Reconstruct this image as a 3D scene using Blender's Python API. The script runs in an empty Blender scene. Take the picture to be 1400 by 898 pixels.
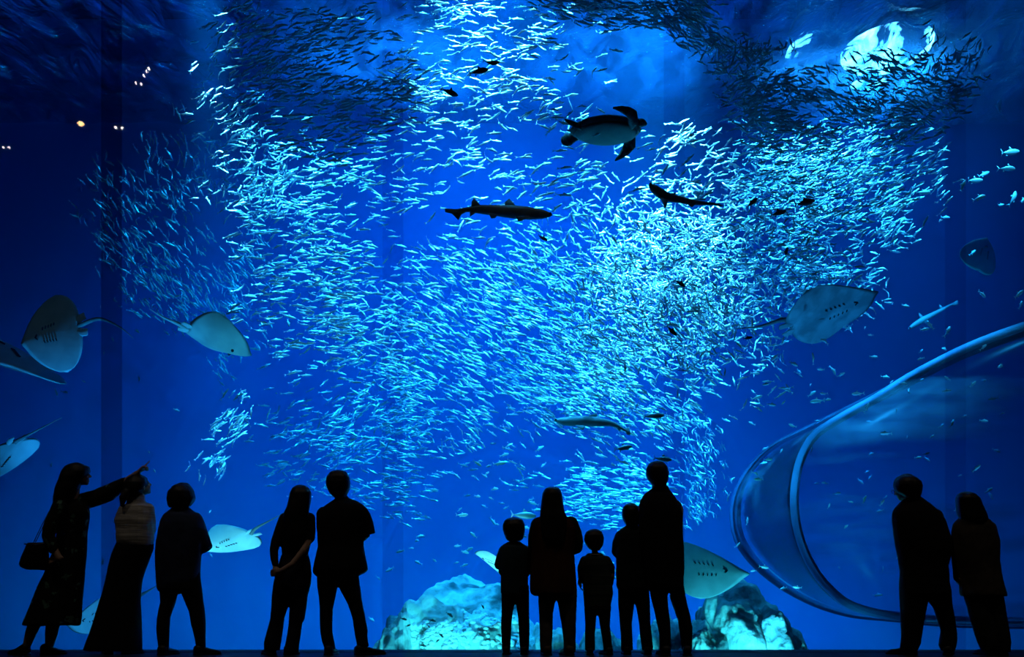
import bpy, bmesh, math, random
import numpy as np
from mathutils import Vector, Matrix, noise, Quaternion

random.seed(7)
rng = np.random.default_rng(11)
SC = bpy.context.scene
COL = SC.collection
R = math.radians
F = 1500.0                      # focal length in pixels of the 1400 px frame
CAMZ, HOR = 0.6, 805.0          # camera height, row of the horizon
YG = 10.55                      # the glass
YB = 21.0                       # back wall of the tank
ZS = 9.5                        # water surface
ZT = -1.5                       # tank floor


def P(px, py, Y):
    return Vector(((px - 700.0) / F * Y, Y, CAMZ + (HOR - py) / F * Y))


# ------------------------------------------------------------------ helpers
def tag(o, label=None, cat=None, group=None, kind=None):
    if label: o['label'] = label
    if cat: o['category'] = cat
    if group: o['group'] = group
    if kind: o['kind'] = kind
    return o


def link(o, parent=None):
    COL.objects.link(o)
    if parent is not None:
        o.parent = parent
    return o


def empty(name, loc=(0, 0, 0), parent=None):
    o = bpy.data.objects.new(name, None)
    o.empty_display_size = 0.1
    o.location = loc
    return link(o, parent)


def mesh_obj(name, verts, faces, mat, parent=None, smooth=True, local=True):
    me = bpy.data.meshes.new(name)
    if parent is not None and local:
        off = parent_world(parent)
        verts = [Vector(v) - off for v in verts]
    me.from_pydata([tuple(v) for v in verts], [], faces)
    me.update()
    if smooth:
        me.polygons.foreach_set('use_smooth', [True] * len(me.polygons))
    for m in (mat if isinstance(mat, (list, tuple)) else [mat]):
        me.materials.append(m)
    return link(bpy.data.objects.new(name, me), parent)


def parent_world(p):
    off = Vector((0, 0, 0))
    while p is not None:
        off += p.location
        p = p.parent
    return off


class Geo:
    """Collects closed shapes; build() links them as one mesh object."""
    def __init__(self):
        self.v, self.f = [], []

    def add(self, vs, fs):
        n = len(self.v)
        self.v += [Vector(v) for v in vs]
        self.f += [tuple(i + n for i in f) for f in fs]
        return self

    def box(self, lo, hi):
        x0, y0, z0 = lo; x1, y1, z1 = hi
        vs = [(x0, y0, z0), (x1, y0, z0), (x1, y1, z0), (x0, y1, z0), (x0, y0, z1), (x1, y0, z1), (x1, y1, z1), (x0, y1, z1)]
        return self.add(vs, [(0, 3, 2, 1), (4, 5, 6, 7), (0, 1, 5, 4), (1, 2, 6, 5), (2, 3, 7, 6), (3, 0, 4, 7)])

    def rings(self, rings, closed=False):
        n = len(rings[0])
        vs = [p for r in rings for p in r]
        fs = []
        m = len(rings)
        for i in range(m - (0 if closed else 1)):
            a, b = i * n, ((i + 1) % m) * n
            for j in range(n):
                k = (j + 1) % n
                fs.append((a + j, a + k, b + k, b + j))
        if not closed:
            fs.append(tuple(reversed(range(n))))
            fs.append(tuple((m - 1) * n + j for j in range(n)))
        return self.add(vs, fs)

    def tube(self, pts, rad, seg=10, flat=1.0, up=None, closed=False):
        """pts: points, rad: radius or list; flat squeezes along the second axis."""
        pts = [Vector(p) for p in pts]
        n = len(pts)
        rs = rad if isinstance(rad, (list, tuple)) else [rad] * n
        out = []
        nrm = None
        for i in range(n):
            if closed:
                t = pts[(i + 1) % n] - pts[i - 1]
            else:
                t = pts[min(i + 1, n - 1)] - pts[max(i - 1, 0)]
            t.normalize()
            if nrm is None:
                u = Vector(up) if up is not None else (Vector((0, 0, 1)) if abs(t.z) < .9 else Vector((0, 1, 0)))
                nrm = (u - t * u.dot(t)).normalized()
            else:
                nrm = (nrm - t * nrm.dot(t)).normalized()
            b = t.cross(nrm)
            out.append([pts[i] + (nrm * math.cos(a) + b * math.sin(a) * flat) * rs[i] for a in (2 * math.pi * k / seg for k in range(seg))])
        return self.rings(out, closed)

    def cap(self, a, b, ra, rb, seg=12):
        """tapered capsule with round ends"""
        a, b = Vector(a), Vector(b)
        d = (b - a)
        L = d.length
        if L < 1e-5:
            return self.ell(a, (ra, ra, ra))
        d /= L
        pts, rs = [], []
        for k in range(4):
            t = math.pi / 2 * (1 - k / 4)
            pts.append(a - d * ra * math.sin(t)); rs.append(max(ra * math.cos(t), ra * .12))
        pts.append(a); rs.append(ra)
        pts.append(b); rs.append(rb)
        for k in range(1, 5):
            t = math.pi / 2 * k / 4
            pts.append(b + d * rb * math.sin(t)); rs.append(max(rb * math.cos(t), rb * .12))
        return self.tube(pts, rs, seg)

    def chain(self, pts, rs, seg=12):
        for i in range(len(pts) - 1):
            self.cap(pts[i], pts[i + 1], rs[i], rs[i + 1], seg)
        return self

    def ell(self, c, r, mat=None, nu=14, nv=9):
        c = Vector(c)
        rings = []
        for i in range(nv):
            t = math.pi * (i + .5) / nv
            ring = []
            for j in range(nu):
                a = 2 * math.pi * j / nu
                p = Vector((r[0] * math.sin(t) * math.cos(a), r[1] * math.sin(t) * math.sin(a), r[2] * math.cos(t)))
                if mat is not None:
                    p = mat @ p
                ring.append(c + p)
            rings.append(ring)
        return self.rings(rings[::-1])

    def build(self, name, mat, parent=None, smooth=True):
        return mesh_obj(name, self.v, self.f, mat, parent, smooth)

    def fuse(self, name, mat, parent=None, voxel=.01, it=4, amp=0.0, freq=6.0, seed=0, stretch=(1, 1, .45)):
        """one continuous surface over all the overlapping shapes"""
        me = bpy.data.meshes.new(name)
        me.from_pydata([tuple(v) for v in self.v], [], self.f)
        bm = bmesh.new(); bm.from_mesh(me)
        bmesh.ops.recalc_face_normals(bm, faces=bm.faces)
        bm.to_mesh(me); bm.free()
        tmp = bpy.data.objects.new('tmp', me)
        COL.objects.link(tmp)
        m = tmp.modifiers.new('r', 'REMESH'); m.mode = 'VOXEL'; m.voxel_size = voxel
        s = tmp.modifiers.new('s', 'SMOOTH'); s.factor = .5; s.iterations = it
        dg = bpy.context.evaluated_depsgraph_get()
        out = bpy.data.meshes.new_from_object(tmp.evaluated_get(dg))
        bpy.data.objects.remove(tmp); bpy.data.meshes.remove(me)
        out.name = name
        off = parent_world(parent)
        n = len(out.vertices)
        if amp:
            sx, sy, sz = stretch
            nr = np.empty(n * 3); out.vertices.foreach_get('normal', nr); nr = nr.reshape(-1, 3)
        co = np.empty(n * 3); out.vertices.foreach_get('co', co); co = co.reshape(-1, 3)
        if amp:
            qs = co * np.array((sx, sy, sz)) * freq + np.array((seed * 3.1, seed, -seed))
            d = np.array([noise.fractal(q, 1.0, 2.0, 3) for q in qs.tolist()]) * amp
            co = co + nr * d[:, None]
        co = (co - np.array(off)).ravel()
        out.vertices.foreach_set('co', co)
        out.polygons.foreach_set('use_smooth', [True] * len(out.polygons))
        out.materials.clear()
        out.materials.append(mat)
        out.update()
        return link(bpy.data.objects.new(name, out), parent)


# ---------------------------------------------------------------- materials
MATS = {}


def nodes(name):
    m = bpy.data.materials.new(name)
    m.use_nodes = True
    nt = m.node_tree
    nt.nodes.clear()
    out = nt.nodes.new('ShaderNodeOutputMaterial')
    return m, nt, out


def principled(name, col, rough=.7, metal=0.0, col2=None, scale=8.0, bump=0.0, bscale=None, spec=.3, detail=4, lo=.4, hi=.6, vec=(1, 1, 1), dist=0.01):
    m, nt, out = nodes(name)
    b = nt.nodes.new('ShaderNodeBsdfPrincipled')
    nt.links.new(b.outputs[0], out.inputs[0])
    b.inputs['Base Color'].default_value = (*col, 1)
    b.inputs['Roughness'].default_value = rough
    b.inputs['Metallic'].default_value = metal
    b.inputs['Specular IOR Level'].default_value = spec
    tc = nt.nodes.new('ShaderNodeTexCoord'); mp = nt.nodes.new('ShaderNodeMapping')
    mp.inputs['Scale'].default_value = vec
    nt.links.new(tc.outputs['Object'], mp.inputs[0])
    if col2 is not None:
        n = nt.nodes.new('ShaderNodeTexNoise'); n.inputs['Scale'].default_value = scale; n.inputs['Detail'].default_value = detail
        nt.links.new(mp.outputs[0], n.inputs['Vector'])
        r = nt.nodes.new('ShaderNodeValToRGB')
        r.color_ramp.elements[0].position = lo; r.color_ramp.elements[0].color = (*col, 1)
        r.color_ramp.elements[1].position = hi; r.color_ramp.elements[1].color = (*col2, 1)
        nt.links.new(n.outputs['Fac'], r.inputs[0]); nt.links.new(r.outputs[0], b.inputs['Base Color'])
    if bump:
        n2 = nt.nodes.new('ShaderNodeTexNoise'); n2.inputs['Scale'].default_value = bscale or scale * 2; n2.inputs['Detail'].default_value = 6
        nt.links.new(mp.outputs[0], n2.inputs['Vector'])
        bp = nt.nodes.new('ShaderNodeBump'); bp.inputs['Strength'].default_value = bump; bp.inputs['Distance'].default_value = dist
        nt.links.new(n2.outputs['Fac'], bp.inputs['Height']); nt.links.new(bp.outputs[0], b.inputs['Normal'])
    MATS[name] = m
    return m


def emission(name, col, power):
    m, nt, out = nodes(name)
    e = nt.nodes.new('ShaderNodeEmission'); e.inputs[0].default_value = (*col, 1); e.inputs[1].default_value = power
    nt.links.new(e.outputs[0], out.inputs[0])
    return m


def water_material():
    m, nt, out = nodes('sea_water')
    a = nt.nodes.new('ShaderNodeVolumeAbsorption'); s = nt.nodes.new('ShaderNodeVolumeScatter'); ad = nt.nodes.new('ShaderNodeAddShader')
    # absorption = density * (1 - colour)
    a.inputs['Color'].default_value = (0.25, .80, .955, 1); a.inputs['Density'].default_value = .42
    s.inputs['Color'].default_value = (.02, .36, 1.0, 1); s.inputs['Density'].default_value = .012
    s.inputs['Anisotropy'].default_value = .25
    nt.links.new(a.outputs[0], ad.inputs[0]); nt.links.new(s.outputs[0], ad.inputs[1]); nt.links.new(ad.outputs[0], out.inputs['Volume'])
    return m


def glass_material(name='acrylic', tint=(1, 1, 1), refl=1.0):
    m, nt, out = nodes(name)
    t = nt.nodes.new('ShaderNodeBsdfTransparent'); g = nt.nodes.new('ShaderNodeBsdfGlossy'); mx = nt.nodes.new('ShaderNodeMixShader')
    t.inputs[0].default_value = (*tint, 1); g.inputs['Roughness'].default_value = 0.013
    g.inputs['Color'].default_value = (refl, refl, refl, 1)
    fr = nt.nodes.new('ShaderNodeFresnel'); fr.inputs['IOR'].default_value = 1.3
    nt.links.new(fr.outputs[0], mx.inputs[0]); nt.links.new(t.outputs[0], mx.inputs[1]); nt.links.new(g.outputs[0], mx.inputs[2])
    nt.links.new(mx.outputs[0], out.inputs[0])
    return m


def surface_material():
    """rippled underside of the water surface: lets the lamp glare above through in broken patches"""
    m, nt, out = nodes('rippled_surface')
    tc = nt.nodes.new('ShaderNodeTexCoord'); mp = nt.nodes.new('ShaderNodeMapping'); mp.inputs['Scale'].default_value = (1, .45, 1)
    nt.links.new(tc.outputs['Object'], mp.inputs[0])
    n = nt.nodes.new('ShaderNodeTexNoise'); n.inputs['Scale'].default_value = 2.2; n.inputs['Detail'].default_value = 6; n.inputs['Roughness'].default_value = .6; n.inputs['Distortion'].default_value = .8
    nt.links.new(mp.outputs[0], n.inputs['Vector'])
    bp = nt.nodes.new('ShaderNodeBump'); bp.inputs['Strength'].default_value = 1.0; bp.inputs['Distance'].default_value = .25
    nt.links.new(n.outputs['Fac'], bp.inputs['Height'])
    tl = nt.nodes.new('ShaderNodeBsdfTranslucent'); tl.inputs[0].default_value = (.12, .42, .85, 1)
    gl = nt.nodes.new('ShaderNodeBsdfGlossy'); gl.inputs['Roughness'].default_value = .12; gl.inputs['Color'].default_value = (.9, .95, 1, 1)
    tr = nt.nodes.new('ShaderNodeBsdfTransparent'); tr.inputs[0].default_value = (.9, .95, 1, 1)
    for s in (tl, gl):
        nt.links.new(bp.outputs[0], s.inputs['Normal'])
    m1 = nt.nodes.new('ShaderNodeMixShader'); m1.inputs[0].default_value = .7
    nt.links.new(tl.outputs[0], m1.inputs[1]); nt.links.new(gl.outputs[0], m1.inputs[2])
    ramp = nt.nodes.new('ShaderNodeValToRGB')
    ramp.color_ramp.elements[0].position = .44; ramp.color_ramp.elements[1].position = .60
    nt.links.new(n.outputs['Fac'], ramp.inputs[0])
    mul = nt.nodes.new('ShaderNodeMath'); mul.operation = 'MULTIPLY'; mul.inputs[1].default_value = .6
    nt.links.new(ramp.outputs[0], mul.inputs[0])
    m2 = nt.nodes.new('ShaderNodeMixShader')
    nt.links.new(mul.outputs[0], m2.inputs[0]); nt.links.new(m1.outputs[0], m2.inputs[1]); nt.links.new(tr.outputs[0], m2.inputs[2])
    nt.links.new(m2.outputs[0], out.inputs[0])
    return m


M_SILVER = principled('sardine_silver', (.80, .84, .84), rough=.36, metal=.78, spec=.6)
M_FISH = principled('pale_fish_skin', (.55, .68, .66), rough=.45, metal=.25, spec=.5)
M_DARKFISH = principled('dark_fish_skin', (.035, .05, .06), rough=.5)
M_BELLY = principled('ray_belly', (.50, .62, .62), rough=.6, col2=(.40, .52, .54), scale=5, bump=.3)
M_RAYTOP = principled('ray_back', (.09, .12, .13), rough=.6, col2=(.16, .2, .2), scale=6, bump=.3)
M_SHARK = principled('shark_back', (.08, .11, .12), rough=.55, col2=(.12, .15, .16), scale=9)
M_SHARKB = principled('shark_belly', (.30, .38, .40), rough=.6)
M_PALESHARK = principled('pale_shark_back', (.30, .42, .42), rough=.5, col2=(.22, .32, .33), scale=7)
M_BLACK = principled('black_skin_mark', (.01, .012, .015), rough=.6)
M_SHELL = principled('turtle_shell', (.05, .06, .05), rough=.5, col2=(.12, .12, .08), scale=7, bump=.4)
M_PLAST = principled('turtle_plastron', (.42, .45, .36), rough=.6, col2=(.30, .33, .26), scale=4)
M_TSKIN = principled('turtle_skin', (.05, .06, .055), rough=.6, col2=(.14, .16, .14), scale=22, lo=.5, hi=.55)
M_ROCK = principled('reef_rock', (.62, .72, .62), rough=.85, col2=(.07, .15, .15), scale=2.4, detail=10, lo=.47, hi=.64, bump=1.0, bscale=9, dist=.05)
M_CORAL = principled('white_coral_crust', (.95, .95, .9), rough=.8, bump=1, bscale=30, dist=.03)
M_TANK = principled('painted_tank_wall', (.015, .26, .72), rough=.9, col2=(.012, .22, .66), scale=.5)
M_HALL = principled('dark_hall_paint', (.012, .012, .014), rough=.9)
M_FLOOR = principled('dark_polished_floor', (.02, .022, .03), rough=.55, spec=.12, bump=.1, bscale=60, dist=.002)
M_LEDGE = principled('black_rubber_ledge', (.008, .008, .01), rough=.6)
M_SAND = principled('tank_sand', (.35, .38, .32), rough=.95, bump=.5, bscale=5)
M_WATER = water_material()
M_GLASS = glass_material('acrylic_pane')
M_JOINT = glass_material('acrylic_joint', (.86, .88, .92))
M_JOINT2 = glass_material('acrylic_joint_dark', (.62, .68, .74))
M_SURF = surface_material()
M_TUNNEL = None

# ------------------------------------------------------------------ setting
def pane(x0, x1):
    """front and back faces of a pane, its edges bonded to its neighbours"""
    g = Geo()
    for y in (YG, YG + .02):
        g.add([(x0, y, 0), (x1, y, 0), (x1, y, 8.2), (x0, y, 8.2)], [(0, 1, 2, 3)])
    return g


def setting():
    def st(name, g, mat, smooth=False):
        return tag(g.build(name, mat, None, smooth), kind='structure')
    st('floor', Geo().box((-12, -6, -.2), (12, 10.48, 0)), M_FLOOR)
    st('ceiling', Geo().box((-12, -6, 8.6), (12, 10.4, 8.8)), M_HALL)
    st('wall_left', Geo().box((-12.2, -6, 0), (-12, 10.4, 8.6)), M_HALL)
    st('wall_right', Geo().box((12, -6, 0), (12.2, 10.4, 8.6)), M_HALL)
    st('wall_rear', Geo().box((-12.2, -6.2, 0), (12.2, -6, 8.6)), M_HALL)
    st('trim_1', Geo().box((-12, 10.42, -1.6), (12, 10.78, 0.004)), M_LEDGE)           # sill the panes stand in
    st('trim_2', Geo().box((-12, 10.4, 8.2), (12, 10.75, 11)), M_HALL)                # lintel over the panes
    # panes of acrylic and the bonded joints between them
    edges = [(px - 700) / F * YG for px in (-233, 152, 537, 922, 1307, 1692)]
    for i in range(5):
        st('window_%d' % (i + 1), pane(edges[i] + .10, edges[i + 1] - .10), M_GLASS)
    for i, e in enumerate(edges[1:-1]):
        st('trim_%d' % (i + 3), pane(e - .10, e + .10), M_JOINT if i != 0 else M_JOINT2)
    # the tank
    st('wall_back', Geo().box((-13, YB, ZT), (13, YB + .3, 11.5)), M_TANK)
    st('wall_tank_left', Geo().box((-13.2, 10.8, ZT), (-12.9, YB, 11.5)), M_TANK)
    st('wall_tank_right', Geo().box((12.9, 10.8, ZT), (13.2, YB, 11.5)), M_TANK)
    # sand bed
    vs, fs = [], []
    nx, ny = 60, 26
    for j in range(ny):
        for i in range(nx):
            x = -12.9 + 25.8 * i / (nx - 1); y = 10.8 + (YB - 10.8) * j / (ny - 1)
            vs.append((x, y, ZT + .12 + .1 * noise.noise(Vector((x * .6, y * .6, 0)))))
            if i and j:
                k = j * nx + i
                fs.append((k - nx - 1, k - nx, k, k - 1))
    tag(mesh_obj('tank_floor', vs, fs, M_SAND), kind='structure')
    # body of sea water
    w = Geo().box((-12.9, YG + .12, ZT), (12.9, YB, ZS)).build('water', M_WATER, None, False)
    tag(w, kind='structure')
    vs, fs = [], []
    nx, ny = 160, 70
    for j in range(ny):
        for i in range(nx):
            x = -12.9 + 25.8 * i / (nx - 1); y = YG + .2 + (YB - YG - .2) * j / (ny - 1)
            z = ZS + .01 + .10 * noise.fractal(Vector((x * .8, y * .8, 3)), 1, 2, 3)
            vs.append((x, y, z))
            if i and j:
                k = j * nx + i
                fs.append((k - nx - 1, k - nx, k, k - 1))
    tag(mesh_obj('water_surface', vs, fs, M_SURF), kind='structure')
    tag(Geo().box((-13, 10.6, 13.4), (13, YB, 13.5)).build('ceiling_tank', M_HALL, None, False), kind='structure')


def spot(name, loc, aim, watts, col, cone=60, blend=.5, size=.15):
    l = bpy.data.lights.new(name, 'SPOT')
    l.energy = watts; l.color = col; l.spot_size = R(cone); l.spot_blend = blend; l.shadow_soft_size = size
    o = bpy.data.objects.new(name, l)
    o.location = loc
    d = Vector(aim) - Vector(loc)
    o.rotation_euler = d.to_track_quat('-Z', 'Y').to_euler()
    return link(o)


def lights():
    W = (.17, .70, 1.0)
    WW = (.42, .88, 1.0)
    B = (.08, .78, 1.0)
    # unseen washes added to grade the blue of the back wall
    spot('wash_fill', (0.4, 14.6, 9.3), P(640, 480, 21), 6500, B, 96, 1)
    spot('wash_fill', (-4.4, 15.6, 9.3), P(250, 760, 21), 900, B, 74, 1)
    spot('wash_fill', (5.2, 15.6, 9.3), P(1060, 860, 21), 800, B, 66, 1)
    for x, w in ((-8.2, 560), (-4.6, 820), (-.9, 1250), (3.0, 1120), (6.4, 640), (9.0, 240)):
        spot('wall_fill', (x, 17.2, -1.1), (x, 21, 1.6), w, (.04, 1.0, .72), 150, 1, .3)  # added low fills that brighten the bottom of the wall
    # fish floodlights, then added fills, under the front edge of the surface
    spot('flood_and_fill', (1.6, 12.4, 9.3), P(900, 390, 14.2), 42000, WW, 32, 1)
    spot('flood_and_fill', (1.0, 12.4, 9.3), P(800, 440, 14.4), 9000, W, 50, 1)
    spot('flood_and_fill', (3.4, 12.6, 9.3), P(1110, 310, 14.5), 11000, W, 42, 1)
    spot('flood_and_fill', (-2.2, 12.4, 9.3), P(410, 350, 14), 11500, W, 36, 1)
    spot('flood_and_fill', (-.2, 12.4, 9.3), P(640, 490, 14.5), 10000, W, 48, 1)
    spot('flood_and_fill', (0.2, 12.3, 9.3), P(660, 110, 12.8), 4200, WW, 34, 1)
    spot('flood_and_fill', (-3.6, 12.6, 9.3), P(310, 590, 14), 26000, WW, 13, .8)  # this and the spots below are added fills, each brightening one group
    spot('flood_and_fill', (-3.2, 11.1, 8.9), P(318, 735, 12.2), 5000, W, 9, .8)
    spot('flood_and_fill', (0.2, 11.1, 8.9), P(676, 768, 12.4), 5000, W, 7, .8)
    spot('flood_and_fill', (6.6, 11.3, 9.0), P(1350, 250, 14), 5200, W, 26, 1)
    spot('flood_and_fill', (6.4, 13.2, 9.2), P(1210, 600, 14.4), 4200, W, 34, 1)
    spot('flood_and_fill', (-.6, 11.3, 9.0), P(640, 700, 14), 3500, W, 30, 1)
    # unseen fills added behind the sill to brighten the rock fronts
    U = (.10, .90, 1.0)
    spot('reef_fill', (-.5, 10.95, -1.0), P(620, 840, 13.2), 400, U, 80, .8)
    spot('reef_fill', (2.5, 10.95, -1.0), P(1010, 850, 13), 470, U, 70, .8)
    U = (.08, .50, 1.0)  # further added fills for ray bellies, tunnel rim and fish
    spot('floor_fill', (-3.6, 10.95, -1.0), P(80, 430, 12.5), 1300, U, 44, .9)
    spot('floor_fill', (-4.3, 10.95, -1.0), P(142, 838, 12.6), 160, U, 60, .9)
    spot('floor_fill', (2.4, 10.95, -1.0), P(1090, 700, 14.2), 420, U, 34, .9)
    spot('floor_fill', (3.6, 10.95, -1.0), P(1130, 430, 12.8), 1000, U, 34, .9)
    spot('floor_fill', (5.0, 10.95, -1.0), P(1370, 240, 14), 600, U, 26, .9)
    spot('floor_fill', (-3.0, 10.95, -1.0), P(318, 735, 12.2), 650, (.25, .85, 1), 40, .9)
    spot('floor_fill', (-.2, 10.95, -1.0), P(676, 768, 12.4), 600, (.5, .95, 1), 14, .9)
    # lamps above the surface
    for (x, y, z, w, cn) in ((-1.8, 18.6, 12.8, 2400, 70), (1.8, 18.6, 12.8, 1900, 70), (5.2, 18.8, 12.6, 800, 36)):
        spot('overhead_lamp', (x, y, z), (x, y, 9.5), w, (.22, .7, 1), cn, 1, .3)
    # dim warm lights of the viewing hall
    for x in (-5, 0, 5):
        spot('hall_light', (x, 7.6, 8.4), (x, 10, .8), 70, (1, .85, .7), 80, .8, .1)


def floodlights():
    """floodlights hung just over the water, their glare broken up by the ripples"""
    spec = [(1212, 72, .75, .5, 'big floodlight glaring white through the ripples at the upper right'),
            (1180, 128, .32, .16, 'small floodlight glaring through the water just under the big one'),
            (1092, 66, .16, .34, 'narrow floodlight glaring through the ripples left of the big one')]
    E = emission('floodlight_glow', (.75, .95, 1), 26)
    for px, py, a, b, lab in spec:
        z = 9.95
        Y = (z - CAMZ) / ((HOR - py) / F)
        c = Vector(((px - 700) / F * Y, min(Y, 20.4), z))
        r = empty('hanging_floodlight', c)
        tag(r, lab, 'lamp', 'floodlights above the tank')
        g = Geo(); n = 24
        ring = lambda k, zz: [c + Vector((k * a * math.cos(t), k * 2.2 * b * math.sin(t) * .9, zz)) for t in (2 * math.pi * i / n for i in range(n))]
        g.rings([ring(.3, .45), ring(.8, .4), ring(1.08, .25), ring(1.1, .02), ring(1.04, .02), ring(1.04, .1)])
        g.build('housing', M_LEDGE, r)
        Geo().rings([ring(1.0, .09), ring(1.0, .05)]).build('lens', E, r)
        Geo().tube([c + Vector((0, 0, .44)), c + Vector((0, 0, 3.45))], .03, 8).build('hanging_rod', M_LEDGE, r)


def camera():
    c = bpy.data.cameras.new('camera')
    c.sensor_fit = 'HORIZONTAL'; c.sensor_width = 36; c.lens = 36 * F / 1400
    c.shift_y = (HOR - 449) / 1400
    c.clip_end = 200
    o = bpy.data.objects.new('camera', c)
    o.location = (0, 0, CAMZ); o.rotation_euler = (R(90), 0, 0)
    link(o); SC.camera = o


# ------------------------------------------------------------------- fish
def fish_template(L=1.0, bend=0.0, deep=.2, wide=.1, seg=6, fins=True):
    """spindle body along +x, sides on y, forked tail; verts, faces as arrays"""
    prof = [(-.40, .10), (-.30, .30), (-.12, .75), (.08, 1.0), (.26, .92), (.40, .55), (.47, .22)]
    rings = []
    for x, r in prof:
        yb = bend * (x - .1) ** 2 * 2.2 * (1 if x < .1 else .6)
        rings.append([Vector((x, yb + .5 * wide * r * math.cos(a), .5 * deep * r * math.sin(a) - .01)) for a in (2 * math.pi * (k + .5) / seg for k in range(seg))])
    g = Geo().rings(rings)
    yb = lambda x: bend * (x - .1) ** 2 * 2.2
    for s in (1, -1):        # tail lobes
        a = [(-.37, yb(-.37), 0), (-.40, yb(-.40), s * .03), (-.52, yb(-.52), s * deep * .62), (-.46, yb(-.46), s * .01)]
        t = .006
        g.add([(x, y - t, z) for x, y, z in a] + [(x, y + t, z) for x, y, z in a],
              [(0, 1, 2, 3), (7, 6, 5, 4), (0, 4, 5, 1), (1, 5, 6, 2), (2, 6, 7, 3), (3, 7, 4, 0)])
    if fins:
        for (x0, x1, s, h) in ((-.02, .14, 1, .11), (-.22, -.10, -1, .07)):
            z0 = s * deep * .42; t = .005
            a = [(x1, yb(x1), z0), (x0 + .01, yb(x0), z0 + s * h * deep * 4), (x0 - .03, yb(x0), z0 * .9)]
            g.add([(x, y - t, z) for x, y, z in a] + [(x, y + t, z) for x, y, z in a], [(0, 1, 2), (5, 4, 3), (0, 3, 4, 1), (1, 4, 5, 2), (2, 5, 3, 0)])
    v = np.array([tuple(p) for p in g.v]) * L
    return v, g.f


def frame(theta, psi, roll):
    h = Vector((math.cos(theta) * math.cos(psi), math.sin(psi), math.sin(theta) * math.cos(psi)))
    u = Vector((0, 0, 1)); u = (u - h * u.dot(h))
    if u.length < .1:
        u = Vector((1, 0, 0)) - h * h.x
    u.normalize()
    s = u.cross(h)
    q = Quaternion(h, roll)
    u, s = q @ u, q @ s
    return Matrix((h, s, u)).transposed()


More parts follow.
